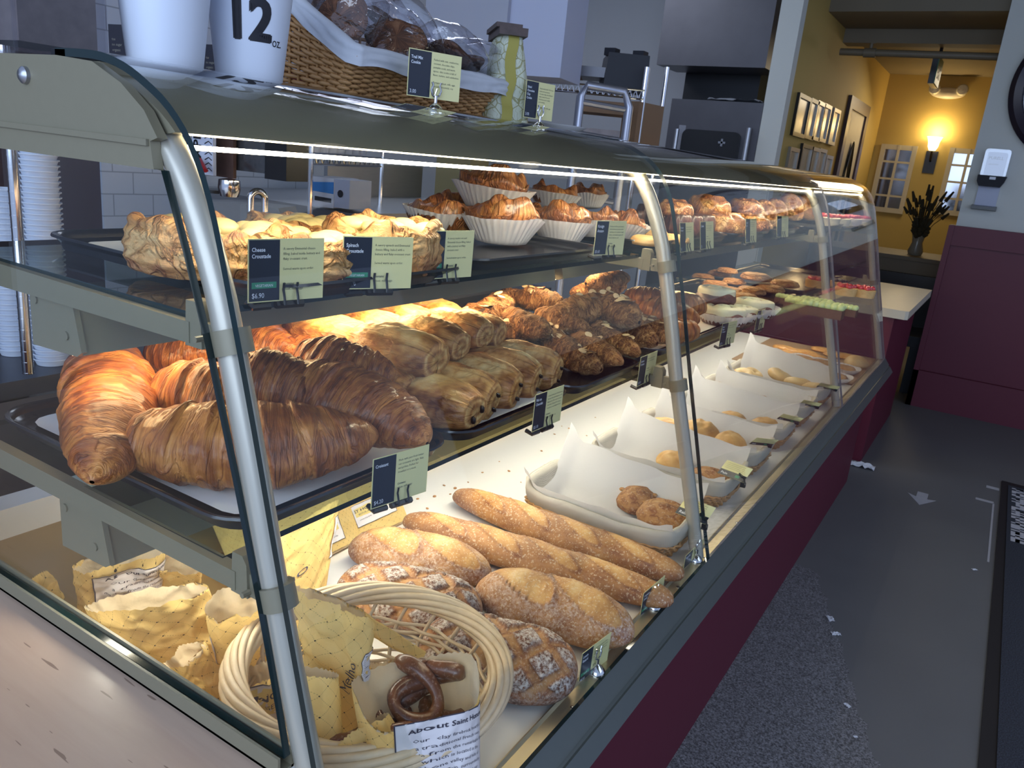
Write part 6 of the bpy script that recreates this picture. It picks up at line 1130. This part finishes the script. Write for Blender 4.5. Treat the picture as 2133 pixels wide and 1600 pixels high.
# wall lamp
q = at(1941, 315, y=Yf - .09); o = thing('wall_lamp', 'lit wall lamp with flared glass shade and dark bracket on the ochre wall', 'lamp', (q.x, Yf, q.z)); m = MB(); zb = at(1941, 314, y=Yf - .09).z; zt = at(1943, 285, y=Yf - .09).z; h = zt - zb
m.lathe((q.x, q.y, zb), [(0, 0), (.030, .002), (.048, h * .3), (.052, h * .6), (.068, h * .95), (.074, h), (.068, h * .98), (.046, h * .6), (.040, h * .3), (0, .01)], 28); m.put('lamp_shade', flat('lit_glass_shade', (.9, .8, .6), .4, emit=(1, .78, .42), es=4), o)
m = MB(); m.box((q.x - .055, Yf - .012, zb - .22), (q.x + .055, Yf, zb + .0)); m.tube([(q.x, Yf - .01, zb - .10), (q.x, Yf - .06, zb - .09), (q.x, Yf - .09, zb)], .010, 8); m.put('bracket', fr_l, o)
l = bpy.data.lights.new('wall_lamp_light', 'POINT'); l.energy = 4.5; l.color = (1, .74, .36); l.shadow_soft_size = .05; lo = bpy.data.objects.new('wall_lamp_light', l); COL.objects.link(lo); lo.location = (q.x, q.y - .02, zt + .05)
# emergency light, exit sign, pipe
q = at(1976, 190, y=Yf - .05); o = thing('emergency_light', 'white emergency light unit with two round lamps above the wall lamp', 'emergency light', (q.x, Yf, q.z)); m = MB(); m.grid(lambda u, v: Vector((q.x + .16 * math.cos(6.2832 * v) * math.sin(PI * u), Yf - .05 + .05 * -math.cos(PI * u), q.z - .02 + .055 * math.sin(6.2832 * v) * math.sin(PI * u))), 10, 24, cv=True); m.put('unit_body', flat('cream_plastic', (.62, .57, .46), .4), o, angle=180)
for s_ in (-1, 1): m = MB(); m.lathe((0, 0, 0), [(0, .0), (.05, .0), (.056, .03), (.045, .05), (0, .058)], 20).xf(T((q.x + s_ * .125, Yf - .08, q.z + .01)) @ Matrix.Rotation(PI / 2, 4, 'X')); m.put('lamp_head', flat('faceted_lens', (.7, .68, .6), .15, .3, bump=1, ns=60, bd=.01), o)
yp = 6.0; a, b = at(1765, 108, y=yp), at(2086, 120, y=yp); m = MB(); m.tube([(a.x - .05, yp, a.z), (b.x + .3, yp, b.z - .0)], .024, 12); c_ = at(1812, 110, y=yp); m.tube([(c_.x - .04, yp, c_.z), (c_.x + .04, yp, c_.z)], .032, 12); m.tube([(c_.x, yp, c_.z), (c_.x, yp, c_.z + .06)], .012, 8); m.lathe((c_.x, yp, c_.z + .06), [(0, 0), (.025, .0), (.025, .004), (0, .004)], 12); m.put('sprinkler_pipe', flat('painted_pipe', (.16, .13, .085), .5), label='painted sprinkler pipe crossing below the passage ceiling', cat='pipe')
q = at(1948, 145, y=5.98 + .6); o = thing('exit_sign', 'narrow black and green exit sign seen edge-on, hanging from the ceiling', 'sign', q); m = MB(); m.box((q.x - .030, q.y - .02, q.z - .10), (q.x + .010, q.y + .3, q.z + .10)); m.put('sign_box', M['black'], o); m = MB(); m.box((q.x + .010, q.y - .018, q.z - .095), (q.x + .016, q.y + .3, q.z + .095)); gf = m.put('green_face', flat('green_sign_face', (.02, .18, .05), .3), o)
t = MB(); text_on(t, lambda u, v: Vector((q.x + .0165, q.y + .04 + u, q.z - .05 + v)), 'EXIT', 0, 0, .12, bold=True); t.put('lettering', M['ink_white'], gf, smooth=False)
m = MB(); m.tube([(q.x, q.y + .1, q.z + .1), (q.x, q.y + .1, ZC)], .012, 8); m.lathe((q.x, q.y + .1, ZC - .045), [(0, 0), (.09, 0), (.10, .02), (.10, .045), (0, .045)], 24); m.put('ceiling_mount', M['black'], o)
# vase of dried stems
q = at(1912, 500, y=6.9); vz = at(1912, 515, y=6.9).z; tbl = at(1912, 532, y=6.9).z; o = thing('vase', 'vase of dark dried flower stems behind the case end', 'vase', (q.x, q.y, tbl)); m = MB(); m.lathe((q.x, q.y, tbl), [(0, 0), (.05, 0), (.06, .03), (.04, .10), (.05, .16), (.045, .16), (0, .02)], 20); m.put('vase_body', flat('grey_glass', (.20, .19, .16), .2), o); m = MB(); R_ = random.Random(5)
for k in range(34):
    a = R_.uniform(0, 6.28); rr = R_.uniform(.02, .20); h = R_.uniform(.26, .46) * (1 - rr * .6); P = [Vector((q.x, q.y, tbl + .12)), Vector((q.x + rr * .5 * math.cos(a), q.y + rr * .5 * math.sin(a), tbl + .12 + h * .6)), Vector((q.x + rr * math.cos(a), q.y + rr * math.sin(a), tbl + .12 + h))]; m.tube(P, .003, 4); m.tube([P[1].lerp(P[2], .5), P[2]], [.016, .008], 6)
    m.tube([Vector((q.x, q.y, tbl + .12)), Vector((q.x + .06 * math.cos(a), q.y + .06 * math.sin(a), tbl + .16 + .15 * R_.random()))], [.012, .02], 5)
m.put('dried_stems', flat('dark_dried_leaf', (.035, .030, .015), .8), o)
m = MB(); m.box((-.95, 6.6, tbl - .03), (.42, 7.4, tbl)); m.box((-.95, 6.62, tbl - .2), (.42, 6.66, tbl - .03)); bt = m.put('sideboard', flat('taupe_ledge', (.16, .13, .09), .6), label='taupe ledge under the vase across the passage', cat='ledge')
m = MB(); m.box((-.9, 6.0, -.50), (.10, 6.55, -.42)); m.box((-.9, 6.5, -.45), (.10, 6.58, -.02)); m.box((-.88, 6.05, FZ), (-.82, 6.5, -.5)); m.box((.02, 6.05, FZ), (.08, 6.5, -.5)); m.put('bench', flat('black_leather', (.010, .011, .018), .35), label='black bench standing in the dark passage before the ledge', cat='bench')
# clock
cx_, cz_, R_ = .69, 1.30, .445; Yw = 5.80; o = thing('wall_clock', 'large round wall clock with dark rim on the right wall', 'clock', (cx_, Yw, cz_)); m = MB(); m.lathe((0, 0, 0), [(R_ - .085, 0), (R_, 0), (R_, .03), (R_ - .03, .055), (R_ - .075, .04), (R_ - .085, .02)], 72).xf(T((cx_, Yw, cz_)) @ Matrix.Rotation(PI / 2, 4, 'X')); m.put('clock_rim', flat('dark_clock_rim', (.02, .015, .03), .25), o)
m = MB(); m.lathe((0, 0, 0), [(0, .015), (R_ - .082, .015), (R_ - .082, 0)], 72).xf(T((cx_, Yw, cz_)) @ Matrix.Rotation(PI / 2, 4, 'X')); m.put('clock_face', flat('pewter_face', (.42, .44, .48), .3, .3, nz=.1, ns=8), o); m = MB()
for k, s_ in enumerate(['XII', 'I', 'II', 'III', 'IIII', 'V', 'VI', 'VII', 'VIII', 'IX', 'X', 'XI']):
    a = PI / 2 - k * PI / 6; ca, sa = math.cos(a - PI / 2), math.sin(a - PI / 2); text_on(m, lambda u, v: Vector((cx_ + .24 * math.cos(a) + u * ca - v * sa, Yw - .017, cz_ + .24 * math.sin(a) + u * sa + v * ca)), s_, 0, 0, .075, align='CENTER')
for k in range(60): a = 2 * PI * k / 60; m.tube([(cx_ + .335 * math.cos(a), Yw - .017, cz_ + .335 * math.sin(a)), (cx_ + .352 * math.cos(a), Yw - .017, cz_ + .352 * math.sin(a))], .002, 4)
m.put('numerals', M['ink'], o, smooth=False); m = MB(); m.tube([(cx_, Yw - .022, cz_), (cx_ + .12, Yw - .022, cz_ + .11)], .006, 6); m.tube([(cx_, Yw - .022, cz_), (cx_ + .02, Yw - .022, cz_ - .26)], .004, 6); m.put('clock_hands', M['ink'], o)
# sanitiser dispenser
a, b = at(2055, 310, y=Yw), at(2108, 360, y=Yw); ys = Yw; k0 = at(2042, 358, y=ys); k1 = at(2092, 392, y=ys); k2 = at(2035, 440, y=ys); x0, x1 = k0.x + .0, k0.x + .155
o = thing('hand_sanitiser_dispenser', 'black and clear hand sanitiser dispenser on the right wall below the clock', 'dispenser', ((x0 + x1) / 2, ys, k1.z)); zt, zm, zl, zb = a.z, k0.z - .02, k1.z, at(2050, 432, y=ys).z
m = MB(); m.prism(rounded(x0 + .004, x1 - .004, zm - .01, zt, .02), 'y', ys - .075, ys - .002); m.put('clear_cover', glassy('clear_cover', (.75, .78, .85), 1.5, .05, .06), o, smooth=False); m = MB(); m.prism(rounded(x0 + .022, x1 - .022, zm - .01, zt - .02, .012), 'y', ys - .055, ys - .01); pch = m.put('gel_pouch', flat('gel_pouch', (.42, .46, .62), .3), o)
t = MB(); text_on(t, lambda u, v: Vector((x0 + .030 + u, ys - .0565, zt - .065 + v)), 'PURELL', 0, 0, .026, bold=True); text_on(t, lambda u, v: Vector((x0 + .035 + u, ys - .0565, zt - .10 + v)), 'sanitizer', 0, 0, .018); t.put('lettering', flat('blue_ink', (.02, .03, .15), .5), pch, smooth=False)
m = MB(); m.prism([(x0 - .006, zm), (x1 + .006, zm), (x1 - .004, zl + .03), (x1 - .02, zl), (x0 + .012, zl), (x0 - .004, zl + .03)], 'y', ys - .095, ys - .002); m.put('black_body', flat('matt_black', (.01, .011, .018), .7), o, angle=30); m = MB(); m.box((x0 + .065, ys - .098, zl + .045), (x0 + .10, ys - .095, zl + .062)); m.put('badge', M['ink_white'], o)
m = MB(); m.box((x0 + .012, ys - .012, zb), (x1 - .018, ys - .002, zl)); m.put('back_plate', flat('white_backplate', (.42, .46, .60), .4), o); m = MB(); m.prism([(ys - .002, zb - .02), (ys - .09, zb - .012), (ys - .09, zb + .006), (ys - .002, zb + .012)], 'x', x0 - .0, x1 - .008); m.put('drip_tray', M['black'], o)
# mat
g = G('ribbed_black_mat'); v = g.coord(); n = g.noise(v, 260, 2, .7); g.pbr(g.ramp(n, [(.35, (.006, .007, .012)), (.7, (.05, .06, .09))]), .9, 0, g.bump(n, .8, .004)); M['mat'] = g.m
o = thing('floor_mat', 'black entrance mat with a speckled woven logo patch at the right edge', 'mat', (1.2, 2.5, FZ)); m = MB(); m.prism([(.705, -1.0), (1.9, -1.0), (1.95, 4.36), (.728, 4.40)], 'z', FZ + .0005, FZ + .006); m.put('mat_border', flat('black_rubber', (.012, .010, .012), .6), o); MB().box((.758, -.95, FZ + .006), (1.88, 4.33, FZ + .010)).put('mat_pile', M['mat'], o)
m = MB(); R_ = random.Random(3)
for i in range(34):
    for j in range(56):
        if R_.random() < .62: x, y = .775 + i * .018, 3.50 + j * .0145; m.box((x, y, FZ + .0101), (x + .018 * R_.choice((1, 1, 2)), y + .0125, FZ + .0108))
m.put('logo_patch', flat('pale_mat_yarn', (.45, .45, .50), .9), o, label='speckled white logo patch')
# tape arrow, tape marks, litter
tp_ = flat('worn_white_tape', (.42, .42, .46), .7, nz=.1, ns=30); m = MB(); m.prism([(.325, 3.80), (.39, 3.665), (.455, 3.79), (.415, 3.775), (.415, 3.86), (.365, 3.86), (.365, 3.775)], 'z', FZ + .0003, FZ + .001); m.put('tape_arrow', tp_, label='white tape arrow stuck on the concrete floor', cat='arrow')
for x0, y0, x1, y1, lab in ((.62, 3.98, .70, 4.01, 'short white tape strip beside the mat'), (.66, 4.22, .72, 4.26, 'torn tape corner at the far corner of the mat'), (.695, 3.2, .703, 3.99, 'thin tape line along the left edge of the mat')): m = MB(); m.box((x0, y0, FZ + .0003), (x1, y1, FZ + .001)); m.put('tape_strip', tp_, label=lab, cat='tape')
pm = MB(); pm.grid(lambda u, v: Vector(((u - .5), (v - .5) * .6, .25 * abs(nz(u * 3, v * 3, 2)) + .02 + .3 * (nz(u * 5 + 3, v * 4, 1)) ** 2)), 8, 8); PS = pm.mesh('paper_scrap', flat('white_tissue', (.6, .62, .68), .8), smooth=False)
for px, py, s, lab in ((1797, 972, .12, 'crumpled white tissue on the floor against the kick panel'), (1730, 1290, .035, 'small paper scrap on the worn floor patch'), (1741, 1321, .032, 'paper scrap just below the first one on the worn patch'), (1765, 1470, .02, 'tiny white scrap lower on the worn floor patch'), (2030, 1187, .022, 'tiny white scrap beside the mat'), (1782, 1535, .012, 'white speck near the bottom of the worn patch')): place('paper_scrap', PS, at(px, py, z=FZ + .001), px, 0, 0, (s, s, s), lab, 'litter', 'paper scraps on the floor')
# ceiling downlights
for k, (x, y) in enumerate(((.15, .55), (.15, 1.75), (.15, 3.2), (1.3, 1.2))):
    m = MB(); m.lathe((x, y, ZM - .012), [(0, .0), (.085, .0), (.095, .012)], 32); m.put('ceiling_light', flat('warm_downlight%d' % k, (.8, .75, .65), .5, emit=(1, .85, .62), es=1.5), label='round recessed ceiling light number %s from the street end' % ('one', 'two', 'three', 'four')[k], cat='ceiling light', group='recessed ceiling lights')
